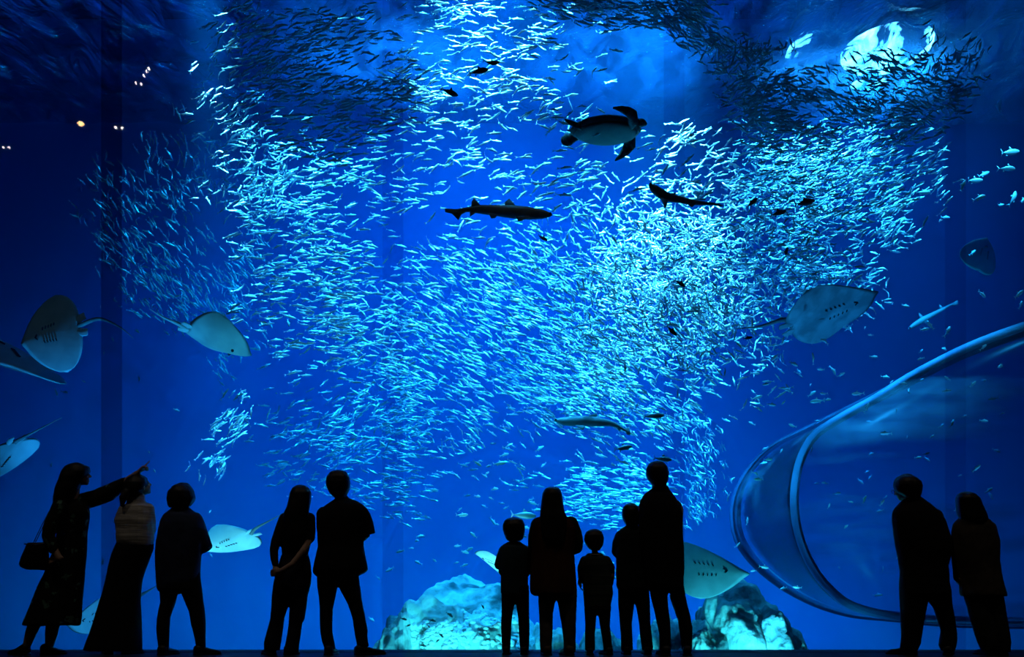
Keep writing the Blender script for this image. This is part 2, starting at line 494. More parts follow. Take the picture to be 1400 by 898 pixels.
# blobs: px centre, radii, tilt of ellipse, count, depth range, heading (deg, up = +), spread, length
SCHOOL = [
    # cx, cy, rx, ry, rot, n, y0, y1, ang, spread, L
    (900, 400, 130, 110, 0, 760, 12.6, 14.2, -50, 40, .155),
    (850, 330, 130, 90, 0, 230, 12.8, 14.4, -20, 50, .155),
    (760, 420, 130, 80, -10, 380, 12.8, 14.5, -28, 14, .160),
    (700, 500, 190, 90, -8, 560, 13.2, 15.5, -24, 12, .165),
    (850, 530, 130, 70, 10, 380, 13.2, 15.5, -26, 12, .165),
    (620, 400, 90, 80, 0, 160, 13.2, 15.5, -20, 16, .16),
    (980, 440, 110, 90, 0, 430, 12.8, 14.6, -60, 45, .15),
    (1000, 330, 130, 100, 0, 500, 12.8, 14.6, 10, 40, .15),
    (1110, 300, 130, 110, 0, 560, 12.8, 14.8, 5, 28, .145),
    (1110, 390, 110, 60, -10, 260, 13.0, 15.0, 5, 40, .145),
    (1180, 230, 120, 70, 15, 430, 12.8, 14.8, 22, 14, .145),
    (1080, 210, 120, 60, 0, 260, 12.8, 14.8, 8, 20, .145),
    (1245, 275, 50, 60, -30, 70, 13.0, 14.8, 42, 10, .15),
    (900, 220, 110, 60, 0, 110, 12.4, 13.6, 18, 20, .165),
    (700, 250, 130, 60, 0, 90, 12.2, 13.4, 15, 20, .17),
    (640, 120, 140, 100, 0, 170, 12.0, 13.2, 3, 18, .165),
    (760, 120, 100, 110, 0, 70, 12.0, 13.2, 5, 25, .165),
    (650, 30, 200, 40, 0, 110, 12.2, 13.6, 3, 12, .16),
    (540, 210, 80, 90, 0, 90, 12.6, 14, 5, 15, .16),
    (420, 300, 110, 110, 0, 300, 12.8, 14.6, 8, 18, .16),
    (350, 220, 90, 90, 20, 190, 12.8, 14.6, 30, 30, .15),
    (300, 130, 55, 90, 20, 70, 12.8, 14.6, 35, 25, .15),
    (430, 400, 90, 80, 0, 170, 12.6, 14.2, 3, 12, .17),
    (480, 470, 110, 60, 0, 110, 13.0, 15.0, 5, 22, .165),
    (530, 420, 70, 120, 0, 110, 13.6, 15.6, 0, 30, .15),
    (490, 560, 120, 70, 15, 190, 14.6, 17.0, 22, 20, .17),
    (460, 620, 110, 60, 10, 160, 15.2, 17.6, 12, 22, .17),
    (540, 640, 60, 80, 15, 130, 14.4, 16.6, -8, 12, .17),
    (560, 560, 60, 60, 0, 90, 14.4, 16.6, -10, 25, .16),
    (315, 585, 38, 26, 25, 34, 13.6, 14.4, 42, 16, .17),
    (290, 630, 40, 30, 50, 22, 13.6, 14.6, 50, 30, .15),
    (320, 560, 30, 25, 30, 12, 13, 14, 40, 30, .15),
    (230, 370, 110, 80, -30, 260, 17.2, 19.8, -55, 16, .19),
    (190, 280, 90, 90, 0, 130, 17.2, 19.8, -60, 20, .18),
    (320, 400, 70, 90, 0, 130, 17.2, 19.8, -50, 18, .18),
    (260, 220, 60, 80, 0, 60, 14, 16, -80, 20, .17),
    (830, 680, 70, 45, 0, 190, 15.0, 17.2, -6, 9, .18),
    (900, 650, 60, 45, 0, 80, 15.0, 17.2, -20, 15, .17),
    (960, 640, 42, 80, 0, 190, 15.0, 17.5, -68, 22, .12),
    (930, 580, 70, 40, 0, 70, 14.5, 16.5, -35, 25, .15),
    (640, 610, 90, 50, 0, 60, 13.5, 16, -25, 25, .15),
    # fish high against the light surface, in front of the floodlights
    (420, 70, 110, 60, 15, 230, 11.25, 11.9, 14, 9, .150),
    (340, 60, 60, 60, 30, 90, 11.4, 12.2, 32, 12, .145),
    (450, 160, 90, 60, 0, 170, 11.25, 11.9, 10, 10, .150),
    (520, 130, 70, 60, 0, 60, 11.25, 11.9, 5, 10, .150),
    (830, 16, 110, 22, -4, 190, 11.3, 12.0, -8, 9, .145),
    (950, 40, 80, 30, -30, 170, 11.3, 12.0, -36, 12, .145),
    (930, 10, 60, 20, 0, 60, 11.3, 12.0, -18, 12, .145),
    (1010, 75, 60, 30, 0, 120, 11.4, 12.0, 45, 60, .145),
    (1040, 130, 60, 40, 0, 210, 11.4, 12.0, 15, 25, .140),
    (1080, 180, 80, 30, -10, 150, 11.4, 12.0, 0, 18, .140),
    (1160, 130, 70, 40, -10, 150, 11.4, 12.2, -22, 18, .140),
    (1240, 130, 80, 45, 10, 210, 11.4, 12.2, -12, 22, .138),
    (1200, 90, 50, 25, 0, 46, 11.4, 12.0, -32, 18, .150),
    (1310, 90, 50, 45, 20, 70, 11.6, 12.4, 60, 25, .14),
    (1250, 170, 60, 25, 15, 90, 11.8, 12.6, 15, 16, .14),
]


def instanced_verts(insts, temps):
    vs, fs, n = [], [], 0
    for (loc, M, L, k) in insts:
        v, f = temps[k]
        vv = (v * L) @ np.array(M).T + np.array(loc)
        vs.append(vv)
        fs += [tuple(i + n for i in t) for t in f]
        n += len(v)
    return np.concatenate(vs), fs


def school():
    temps = [fish_template(1, b, .138, .078) for b in (-.55, -.3, -.12, .0, .12, .3, .55)]
    insts = []
    for (cx, cy, rx, ry, rot, n, y0, y1, ang, spr, L) in SCHOOL:
        n = int(n * 1.25)
        ca, sa = math.cos(R(rot)), math.sin(R(rot))
        cl = [(random.gauss(0, .45), random.gauss(0, .45)) for _ in range(max(3, n // 14))]
        for i in range(n):
            if random.random() < .55:
                c = random.choice(cl)
                u, v = c[0] + random.gauss(0, .15), c[1] + random.gauss(0, .15)
            else:
                r = math.sqrt(random.random()); a = random.random() * 2 * math.pi
                u, v = r * math.cos(a), r * math.sin(a)
            px = cx + u * rx * ca + v * ry * sa
            py = cy - u * rx * sa + v * ry * ca
            Y = random.uniform(y0, y1)
            p = P(px, py, Y)
            if p.z > ZS - .3: continue
            th = R(random.gauss(ang, spr))
            psi = R(random.gauss(0, 22))
            if random.random() < .5 and spr > 25: th += math.pi
            insts.append((p, frame(th, psi, R(random.gauss(0, 12))), L * random.uniform(.86, 1.24), random.randrange(7)))
    # what shows largest first
    def shown(i):
        p, M, L, k = i
        h = M.col[0]
        q = Vector(((p.x) / p.y, (p.z - CAMZ) / p.y))
        e = p + h * L
        w = Vector(((e.x) / e.y, (e.z - CAMZ) / e.y))
        x, y = 700 + q.x * F, HOR - q.y * F
        inside = -5 < x < 1405 and -5 < y < 890
        return (w - q).length * F if inside else -1
    insts.sort(key=shown, reverse=True)
    near, rest = insts[:300], insts[300:]
    mats = []
    protos = []
    for k, (v, f) in enumerate(temps):
        me = bpy.data.meshes.new('sardine')
        me.from_pydata([tuple(x) for x in v], [], f)
        me.polygons.foreach_set('use_smooth', [True] * len(me.polygons))
        me.materials.append(M_SILVER)
        protos.append(me)
    first = bpy.data.objects.new('sardine', protos[0])
    for j, (p, M, L, k) in enumerate(near):
        o = first if j == 0 else first.copy()
        o.data = protos[k]
        o.matrix_world = Matrix.Translation(p) @ M.to_4x4() @ Matrix.Scale(L, 4)
        tag(o, 'small silver sardine swimming among the nearest fish of the great school', 'fish', 'sardines at the front of the school')
        COL.objects.link(o)
    v, f = instanced_verts(rest, temps)
    o = mesh_obj('sardine_school', v.tolist(), f, M_SILVER)
    tag(o, 'dense swirling school of small silver sardines filling the tank', 'fish school', kind='stuff')
    print('sardines', len(insts))




# ------------------------------------------------------------ large animals
def V(px, py, Y, dx, dy, dY=0.0):
    """a displacement of (dx, dy) pixels and dY metres, seen around the pixel at depth Y"""
    return P(px + dx, py + dy, Y + dY) - P(px, py, Y)


def flat_plate(g, outline_pts, nrm, t):
    n = len(outline_pts)
    nrm = Vector(nrm).normalized()
    c = sum((Vector(p) for p in outline_pts), Vector()) / n
    rings = [[Vector(p) * .86 + c * .14 + nrm * t for p in outline_pts], [Vector(p) + nrm * t * .3 for p in outline_pts], [Vector(p) - nrm * t * .3 for p in outline_pts], [Vector(p) * .86 + c * .14 - nrm * t for p in outline_pts]]
    return g.rings(rings)


def ray_fish(label, px, py, Y, Fv, Sv, tail=None, curl=(0, 0), belly=True, wave=0.0, sharp=1.75, pelvic=True, tmat=None, bmat=None, thick=.085):
    """Fv: half length forward, Sv: half span towards one wing tip, both (dx px, dy px, depth m)"""
    c = P(px, py, Y)
    root = tag(empty('stingray', c), label, 'ray')
    Fw, Sw = V(px, py, Y, *Fv), V(px, py, Y, *Sv)
    N = Fw.cross(Sw).normalized()
    if (N.y < 0) == belly:      # back away from the viewer when the belly shows
        N = -N
    sc = Sw.length
    nu, nv = 32, 14
    top, bot = [], []
    for i in range(nu + 1):
        u = -1 + 2 * i / nu
        au = abs(u)
        hc = .9 * (1 - min(au, 1) ** sharp) ** .62
        xm = .1 - .22 * au
        xf = xm + hc + .05 * math.exp(-(au / .12) ** 2)
        xb = xm - hc * (1 - .12 * (1 - au))
        cz = (curl[0] if u < 0 else curl[1]) * au ** 2.2
        for j in range(nv + 1):
            v = j / nv
            x = xf + (xb - xf) * v
            t = thick * sc * 1.3 * (max(0, 1 - au) ** .75) * (math.sin(math.pi * min(max(v, .0), 1)) ** .6 if 0 < v < 1 else 0)
            z = (cz + wave * math.sin(3.2 * x + 1) * au ** 1.5) * sc
            p = c + Fw * x + Sw * (u * (1 - .12 * abs(curl[0] if u < 0 else curl[1]))) + N * z
            hump = 1 + .9 * math.exp(-(au / .22) ** 2) * (1 if v < .7 else .4)
            top.append(p + N * t * hump); bot.append(p - N * t * .55)
    m = nv + 1
    vs = top + bot; o = len(top)
    fs, mi = [], []
    for i in range(nu):
        for j in range(nv):
            a = i * m + j
            fs.append((a, a + m, a + m + 1, a + 1)); mi.append(0)
            fs.append((o + a, o + a + 1, o + a + m + 1, o + a + m)); mi.append(1)
    for i in range(nu):
        for j, rev in ((0, False), (nv, True)):
            a = i * m + j
            q = (a, o + a, o + a + m, a + m)
            fs.append(q[::-1] if rev else q); mi.append(0)
    body = mesh_obj('body', vs, fs, [tmat or M_RAYTOP, bmat or M_BELLY], root)
    body.data.polygons.foreach_set('material_index', mi)
    bm = bmesh.new(); bm.from_mesh(body.data)
    bmesh.ops.remove_doubles(bm, verts=bm.verts, dist=1e-5); bmesh.ops.recalc_face_normals(bm, faces=bm.faces)
    bm.to_mesh(body.data); bm.free()
    if tail:
        pts = [c + Fw * -.66] + [P(*t) for t in tail]
        # smooth the polyline
        L = len(pts)
        sm = []
        for i in range(L - 1):
            for k in range(5):
                t = k / 5
                p0, p1, p2, p3 = pts[max(i - 1, 0)], pts[i], pts[i + 1], pts[min(i + 2, L - 1)]
                sm.append(.5 * ((2 * p1) + (p2 - p0) * t + (2 * p0 - 5 * p1 + 4 * p2 - p3) * t * t + (3 * p1 - p0 - 3 * p2 + p3) * t ** 3))
        sm.append(pts[-1])
        r0 = .055 * Fw.length + .008
        Geo().tube(sm, [max(r0 * (1 - i / len(sm)) ** 1.1, .004) for i in range(len(sm))], 8).build('tail', tmat or M_RAYTOP, root)
    if pelvic:
        for sgn in (1, -1):
            b = c + Fw * -.68 + Sw * .10 * sgn
            pts = [b + Fw * .16, b + Sw * .18 * sgn - Fw * .04, b + Sw * .20 * sgn - Fw * .20, b - Fw * .24 + Sw * .03 * sgn, b - Fw * .05 - Sw * .03 * sgn]
            g = Geo(); flat_plate(g, pts, N, .012 * sc + .004); g.build('pelvic_fin', bmat or M_BELLY, root)
    dn = -N * thick * sc * .75
    for sgn in (1, -1):
        e = c + Fw * .52 + Sw * .13 * sgn + N * thick * sc * 1.7
        Geo().ell(e, (.022 * sc + .008,) * 3, None, 8, 6).build('eye', M_BLACK, root)
    if belly:
        for sgn in (1, -1):
            for k in range(5):
                g = Geo()
                a = c + Fw * (.36 - .085 * k) + Sw * (.17 + .008 * k) * sgn + dn
                g.cap(a - Sw * .025 * sgn, a + Sw * .025 * sgn - Fw * .02, .010 * sc + .002, .010 * sc + .002, 6)
                g.build('gill_slit', M_BLACK, root)
        Geo().tube([c + Fw * (.60 - .03 * abs(k)) + Sw * .035 * k + dn * .95 for k in (-2, -1, 0, 1, 2)], .013 * sc + .002, 6).build('mouth', M_BLACK, root)
    return root


def shark(label, Y, spine, fins, tail, dY=0.0, back=None, belly=None, flip=1, wide=.85):
    """spine: (px, py, half height px) nose first; fins: (kind, [3+ px points], depth offset)"""
    n = len(spine)
    Ys = [Y + dY * i / (n - 1) for i in range(n)]
    c = P(spine[n // 3][0], spine[n // 3][1], Y)
    root = tag(empty('shark', c), label, 'shark')
    pts = [P(a[0], a[1], y) for a, y in zip(spine, Ys)]
    g = Geo(); rings = []
    sm, rs = [], []
    for i in range(n - 1):
        for k in range(4):
            t = k / 4
            p0, p1, p2, p3 = pts[max(i - 1, 0)], pts[i], pts[i + 1], pts[min(i + 2, n - 1)]
            sm.append(.5 * ((2 * p1) + (p2 - p0) * t + (2 * p0 - 5 * p1 + 4 * p2 - p3) * t * t + (3 * p1 - p0 - 3 * p2 + p3) * t ** 3))
            rs.append((spine[i][2] * (1 - t) + spine[i + 1][2] * t) * Y / F)
    sm.append(pts[-1]); rs.append(spine[-1][2] * Y / F)
    for i, (p, r) in enumerate(zip(sm, rs)):
        t = (sm[min(i + 1, len(sm) - 1)] - sm[max(i - 1, 0)]).normalized()
        up = Vector((0, 0, 1)); up = (up - t * up.dot(t)).normalized(); sd = t.cross(up)
        rings.append([p + up * r * math.sin(a) + sd * r * wide * math.cos(a) for a in (2 * math.pi * k / 16 for k in range(16))])
    g.rings(rings)
    b = mesh_obj('body', g.v, g.f, [back or M_SHARK, belly or M_SHARKB], root)
    for f in b.data.polygons:
        f.material_index = 1 if f.normal.z < -.25 else 0
    for kind, pp, off in fins:
        w = [P(x, y, Y + dY * .5 + off * (k > 0)) for k, (x, y) in enumerate(pp)]
        nrm = (w[1] - w[0]).cross(w[2] - w[0]).normalized()
        f = Geo(); flat_plate(f, w, nrm, .012); f.build(kind, back or M_SHARK, root)
    w = [P(x, y, Ys[-1]) for x, y in tail]
    f = Geo(); flat_plate(f, w, (0, 1, 0), .01); f.build('tail_fin', back or M_SHARK, root)
    h = sm[2]; r = rs[3]
    for sgn in (1, -1):
        Geo().ell(h + Vector((0, sgn * r * wide * .9, r * .25)), (.014,) * 3, None, 8, 6).build('eye', M_BLACK, root)
    return root


def turtle():
    px, py, Y = 828, 178, 12.2
    c = P(px, py, Y)
    root = tag(empty('sea_turtle', c), 'sea turtle swimming right above the sharks near the top of the tank, seen from below', 'turtle')
    Fw = Vector((.40, .03, .02)); Sw = Vector((0, -.22, .055)); N = Fw.cross(Sw).normalized()
    if N.z < 0: N = -N
    def shell(h, hb, edge, name, mat, k=1.0, z0=0):
        g = Geo(); nu, nv = 36, 7
        rings = []
        for j in range(-nv, nv + 1):
            q = j / nv
            rr = math.sqrt(max(0, 1 - abs(q) ** edge)) * k
            z = q * (h if q > 0 else hb) + z0
            ring = []
            for i in range(nu):
                a = 2 * math.pi * i / nu
                ca, sa = math.cos(a), math.sin(a)
                w = 1 - .22 * max(0, -ca) ** 1.6           # narrows to the tail
                sc = 1 + .012 * math.cos(a * 12) * (abs(q) < .3)
                ring.append(c + Fw * ca * max(rr, .03) * sc + Sw * sa * w * max(rr, .03) * sc + N * z)
            rings.append(ring)
        return g.rings(rings).build(name, mat, root)
    shell(.10, .055, 2.2, 'carapace', M_SHELL)
    pl = shell(.03, .05, 2.6, 'plastron', M_PLAST, .88, -.040)
    def flipper(name, pts, widths, t, mat=M_TSKIN):
        w = [P(*p) for p in pts]
        g = Geo(); rings = []
        n = len(w)
        for i in range(n):
            d = (w[min(i + 1, n - 1)] - w[max(i - 1, 0)]).normalized()
            vd = Vector((0, 1, 0)); sd = d.cross(vd).normalized(); nn = sd.cross(d)
            hw = widths[i] * 1.3 * Y / F
            rings.append([w[i] + sd * hw * math.cos(a) + nn * min(t, hw) * math.sin(a) for a in (2 * math.pi * k / 12 for k in range(12))])
        g.rings(rings)
        return g.build(name, mat, root)
    flipper('front_flipper', [(861, 172, 12.1), (866, 165, 12.0), (865, 158, 11.95), (858, 152, 11.9), (848, 148.5, 11.9), (838, 147.5, 11.9)], [5, 6, 6.5, 5, 3, .8], .022)
    flipper('front_flipper', [(858, 184, 12.3), (862, 190, 12.4), (861, 198, 12.45), (855, 207, 12.5), (848, 214, 12.5), (841, 219.5, 12.5)], [6, 7, 6.8, 5, 3, .8], .022)
    flipper('rear_flipper', [(796, 182, 12.3), (786, 187, 12.35), (777, 191.5, 12.4), (771, 194.5, 12.4), (768.5, 196, 12.4)], [4, 5, 6.6, 6, 2], .02)
    flipper('rear_flipper', [(795, 174, 12.1), (787, 171, 12.0), (779, 167, 12.0), (772, 163, 12.0)], [4, 3.4, 2.4, .7], .018)
    flipper('tail', [(790, 178, 12.2), (781, 178, 12.2), (775, 178.5, 12.2)], [3, 1.8, .6], .02)
    h = Geo()
    h.chain([P(856, 176, 12.2), P(866, 171.5, 12.2), P(873, 168.5, 12.2)], [.062, .046, .050], 14)
    h.ell(P(876, 168, 12.2), (.062, .050, .048), None, 16, 10)
    h.ell(P(881, 169, 12.2), (.034, .030, .028), None, 12, 8)
    hd = h.fuse('head', M_TSKIN, root, .008, 3)
    for sgn in (1, -1):
        Geo().ell(P(878, 166.5, 12.2 + sgn * .045), (.010,) * 3, None, 8, 6).build('eye', M_BLACK, root)


def animals():
    ray_fish('large pale ray showing its broad belly at the left edge, thin tail trailing right', 77, 455, 12.4, (-46, 14, -.05), (-8, -52, .12), [(132, 436, 12.4), (150, 440, 12.4), (168, 450, 12.4), (182, 462, 12.4)], (.12, .05), True)
    ray_fish('pale ray at the left edge under the upright one, wing spread to the right', 8, 486, 12.9, (-14, -24, .25), (84, 27, .1), None, (.05, .1), True, pelvic=False)
    ray_fish('pale ray cut by the left edge above the pointing woman, dark tail raised', 4, 627, 12.6, (-24, 34, 0), (46, -10, .1), [(32, 598, 12.6), (55, 586, 12.6), (84, 571, 12.6)], (.1, .1), True)
    ray_fish('small ray with curled wing beside the left edge of the sardines', 292, 464, 12.6, (50, 21, .12), (-16, 17, .38), [(240, 441, 12.5), (222, 433, 12.45), (204, 422, 12.4)], (-.35, -.30), False, wave=.12, tmat=M_BELLY)
    ray_fish('brightly lit pale ray between the person in the navy shirt and the couple', 318, 739, 12.2, (-38, 14, -.05), (25, 12, .14), [(350, 722, 12.2), (368, 712, 12.2), (388, 701, 12.2)], (.55, -.10), True, wave=.10)
    ray_fish('pale ray low behind the long black skirt, tail rising to the right', 142, 838, 12.6, (-48, 16, 0), (-12, 30, .1), [(190, 815, 12.6), (204, 807, 12.6), (218, 798, 12.6)], (.1, .1), True)
    ray_fish('large grey ray with rolled wing below the right side of the sardine school', 1130, 428, 12.7, (68, -28, .05), (12, 25, .42), [(1072, 437, 12.7), (1040, 446, 12.7), (1004, 449.5, 12.7)], (.12, -.18), True, wave=.14, sharp=2.0, bmat=principled('grey_ray_belly', (.30, .38, .39), rough=.6, col2=(.16, .22, .23), scale=4, bump=.3))
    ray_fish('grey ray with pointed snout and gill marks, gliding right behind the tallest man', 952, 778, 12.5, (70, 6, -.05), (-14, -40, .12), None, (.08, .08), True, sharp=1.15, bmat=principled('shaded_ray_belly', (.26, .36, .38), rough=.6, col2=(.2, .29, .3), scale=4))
    ray_fish('small bright ray banking behind the child in the dark blue tee', 676, 768, 12.4, (-26, -11, .05), (12, 12, .22), None, (.1, -.2), True, pelvic=False)
    ray_fish('faint distant ray in the dark upper right of the tank', 1342, 352, 19.4, (7, -26, .1), (24, 12, .4), None, (.1, .1), True, pelvic=False)
    shark('dark shark heading right through the middle of the tank, two fins on its back', 11.5,
          [(755, 293.5, 1), (749, 293.5, 4), (740, 293, 6.4), (722, 291.5, 8.6), (700, 289.5, 8.8), (680, 288, 7.4), (660, 286.5, 6.2), (643, 286.5, 3.6), (632, 287, 2.6), (624, 288, 1.6)],
          [('dorsal_fin', [(708, 284), (696, 271.5), (690.5, 276), (690, 283)], 0), ('dorsal_fin', [(659, 283), (648, 271), (644.5, 276), (645, 284)], 0),
           ('pectoral_fin', [(722, 295), (706, 296), (709, 303), (713, 301), (727, 297)], -.18), ('pelvic_fin', [(682, 293), (668, 291), (672, 298.5), (677, 298)], -.06), ('anal_fin', [(652, 290), (642, 289), (642.5, 296)], 0)],
          [(636, 285), (622, 286), (608, 284.8), (608.5, 290), (618, 292), (626.5, 301), (631, 293), (637, 290)])
    shark('dark slender shark heading up and left beside the brightest part of the school', 11.6,
          [(888, 252.5, 1), (890.5, 255, 4), (896, 259.5, 6.4), (905, 265.5, 7), (914, 269.5, 6.0), (930, 273, 4.6), (948, 276.5, 3.8), (965, 278, 2.4), (984, 279.3, 1.2)],
          [('dorsal_fin', [(911, 265), (926, 263), (921, 268), (918, 271)], 0), ('pectoral_fin', [(903, 270), (909, 284.5), (911, 281), (913, 272)], -.2), ('anal_fin', [(938, 278), (946, 283.5), (953, 278)], 0)],
          [(976, 278), (990, 281.5), (984, 282), (975, 280.5)], dY=.25)
    shark('pale spotted shark gliding left at the lower edge of the school', 13.2,
          [(757, 574.5, 1), (764, 575, 3.6), (775, 576, 6.2), (800, 575.5, 7.4), (820, 577, 6.2), (838, 579.5, 3.8), (848, 584, 2.6), (856, 589, 1.5)],
          [('dorsal_fin', [(802, 570), (816, 563), (816, 571)], 0), ('pectoral_fin', [(786, 581), (797, 588), (800, 582)], -.25), ('anal_fin', [(842, 583), (847, 590), (850, 585)], 0)],
          [(852, 586), (860, 584), (862, 594), (858, 595)], back=M_PALESHARK, belly=M_SHARKB)
    shark('small pale shark alone in the dark water right of the large grey ray', 15.5,
          [(1242, 450, .8), (1246, 447, 2.4), (1253, 442.5, 3.6), (1263, 436.5, 4), (1277, 429, 3), (1291, 421.5, 2), (1303, 415, 1)],
          [('dorsal_fin', [(1264, 434), (1256, 427.5), (1258, 437)], 0), ('dorsal_fin', [(1290, 421), (1284, 416), (1285, 423)], 0), ('pectoral_fin', [(1262, 440), (1272, 447), (1268, 438)], -.2)],
          [(1300, 416), (1309, 410), (1310, 416), (1304, 418)], back=M_PALESHARK)
    turtle()


# ---------------------------------------------------------------- other fish
def spindle_fish():
    temps = [fish_template(1, b, .30, .15, 8) for b in (-.35, -.1, .1, .35)]
    def meshes(mat, nm):
        out = []
        for v, f in temps:
            me = bpy.data.meshes.new(nm); me.from_pydata([tuple(x) for x in v], [], f)
            me.polygons.foreach_set('use_smooth', [True] * len(me.polygons)); me.materials.append(mat); out.append(me)
        return out
    pale, dark = meshes(M_FISH, 'pale_fish'), meshes(M_DARKFISH, 'dark_fish')
    def place(first, mes, px, py, Y, L, ang, label, group=None, psi=None):
        o = bpy.data.objects.new(first, mes[0]) if first not in FIRST else FIRST[first].copy()
        FIRST.setdefault(first, o)
        o.data = random.choice(mes)
        if 'group' in o: del o['group']
        o.matrix_world = Matrix.Translation(P(px, py, Y)) @ frame(R(ang), R(random.gauss(0, 18) if psi is None else psi), R(random.gauss(0, 10))).to_4x4() @ Matrix.Scale(L * Y / F, 4)
        tag(o, label, 'fish', group)
        COL.objects.link(o)
    FIRST = {}
    G1 = ('small pale fish scattered loosely over the lower right of the tank', 'loose small fish at the lower right')
    fixed = [(1112, 464, 14), (1128, 466, 14), (1112, 490, 17), (1060, 488, 15), (1033, 510, 13), (1085, 497, 14), (1140, 506, 15), (1150, 512, 12), (1122, 505, 10), (1048, 525, 12), (1035, 543, 16), (1117, 548, 20), (1110, 538, 13), (1125, 538, 12),
             (1172, 538, 17), (1185, 557, 16), (1055, 553, 14), (1211, 515, 12), (1236, 524, 12), (1242, 534, 12), (1218, 524, 10), (1264, 450, 14), (1272, 445, 14), (1296, 452, 17), (1369, 500, 14), (1295, 517, 10), (1294, 534, 13), (1357, 545, 13), (1330, 525, 12),
             (1343, 402, 15), (1182, 448, 8), (1190, 458, 8), (1238, 418, 12), (1210, 592, 16), (1345, 575, 12), (1335, 640, 14), (1352, 670, 12), (1206, 687, 11), (1203, 698, 10), (1200, 813, 14), (1156, 720, 9), (1050, 628, 12), (1037, 655, 13), (1128, 660, 10), (1045, 775, 15), (1072, 804, 13), (1090, 803, 13), (1030, 780, 9)]
    for px, py, L in fixed:
        place('pale_fish', pale, px, py, random.uniform(12.2, 14.5), L, random.choice([random.gauss(-5, 20), random.gauss(50, 25), 180 + random.gauss(0, 20)]), *G1)
    for k in range(62):
        px, py = random.uniform(1000, 1390), random.uniform(470, 800)
        place('pale_fish', pale, px, py, random.uniform(13, 16), random.uniform(7, 12), random.choice([random.gauss(0, 25), random.gauss(60, 30), 180 + random.gauss(0, 25)]), *G1)
    G2 = ('small pale fish in the open blue water under the sardine school', 'loose small fish under the school')
    for k in range(84):
        px, py = random.uniform(520, 860), random.uniform(600, 790)
        if abs(px - 830) < 80 and py < 730: continue
        place('pale_fish', pale, px, py, random.uniform(13, 16), random.uniform(7, 14), random.gauss(-8, 25) + random.choice([0, 180]), *G2)
    G3 = ('small faint fish drifting in the dark blue water at the left', 'loose small fish at the left')
    for k in range(46):
        px, py = random.uniform(30, 520), random.uniform(370, 850)
        place('pale_fish', pale, px, py, random.uniform(13.5, 17), random.uniform(6, 11), random.gauss(-60, 30), *G3)
    G4 = ('blue oval fish swimming in the dark upper right of the tank', 'fish in the dark upper right')
    for px, py, L, a in [(1381, 208, 28, 8), (1378, 230, 24, 0), (1345, 238, 18, 25), (1332, 247, 24, 6), (1316, 254, 18, 65), (1339, 270, 20, 22), (1386, 270, 22, 68), (1399, 273, 14, 35), (1293, 297, 13, 0), (1368, 280, 10, 10), (1365, 147, 24, 80), (1262, 263, 22, 5), (1393, 402, 18, 40), (1396, 416, 12, 70), (1345, 474, 12, 40), (1330, 345, 12, 40)]:
        place('oval_fish', pale, px, py, random.uniform(13, 15), L, a, *G4, psi=5)
    for px, py, L, a, lab in [(716, 704, 36, -3, 'largest silver fish, beside the hair of the woman in the brown tunic'),
                              (852, 612, 26, 10, 'plump pale fish under the spotted shark'), (906, 627, 26, -5, 'plump pale fish above the head of the tallest man'),
                              (632, 704, 17, 5, 'pale fish with a forked tail above the left child'), (894, 568, 30, 4, 'long pale fish right behind the tail of the spotted shark'),
                              (683, 633, 18, 8, 'pale fish in the open water over the woman with long hair, rightmost of a pair'), (653, 633, 14, -35, 'pale fish in the open water over the left child, tilted nose down')]:
        place('plump_fish', pale, px, py, 12.6, L, a, lab, psi=0)
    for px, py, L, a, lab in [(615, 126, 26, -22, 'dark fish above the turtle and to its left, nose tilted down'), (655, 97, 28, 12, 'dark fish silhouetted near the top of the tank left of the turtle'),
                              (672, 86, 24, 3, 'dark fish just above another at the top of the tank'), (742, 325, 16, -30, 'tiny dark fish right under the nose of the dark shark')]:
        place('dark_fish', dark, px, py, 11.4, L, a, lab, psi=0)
    G5 = ('small dark fish silhouetted over the bright school right of the centre', 'dark fish in front of the school')
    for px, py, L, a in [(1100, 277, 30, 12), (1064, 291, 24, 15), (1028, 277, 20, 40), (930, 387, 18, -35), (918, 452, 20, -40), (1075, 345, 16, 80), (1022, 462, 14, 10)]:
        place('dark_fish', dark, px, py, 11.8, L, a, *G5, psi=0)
    G6 = ('small dark fish hovering over the bright left reef', 'dark fish over the left reef')
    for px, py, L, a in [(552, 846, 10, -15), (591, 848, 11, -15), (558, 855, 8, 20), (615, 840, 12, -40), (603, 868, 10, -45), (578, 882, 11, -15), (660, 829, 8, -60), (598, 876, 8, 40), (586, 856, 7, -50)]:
        place('dark_fish', dark, px, py, 11.6, L, a, *G6, psi=0)


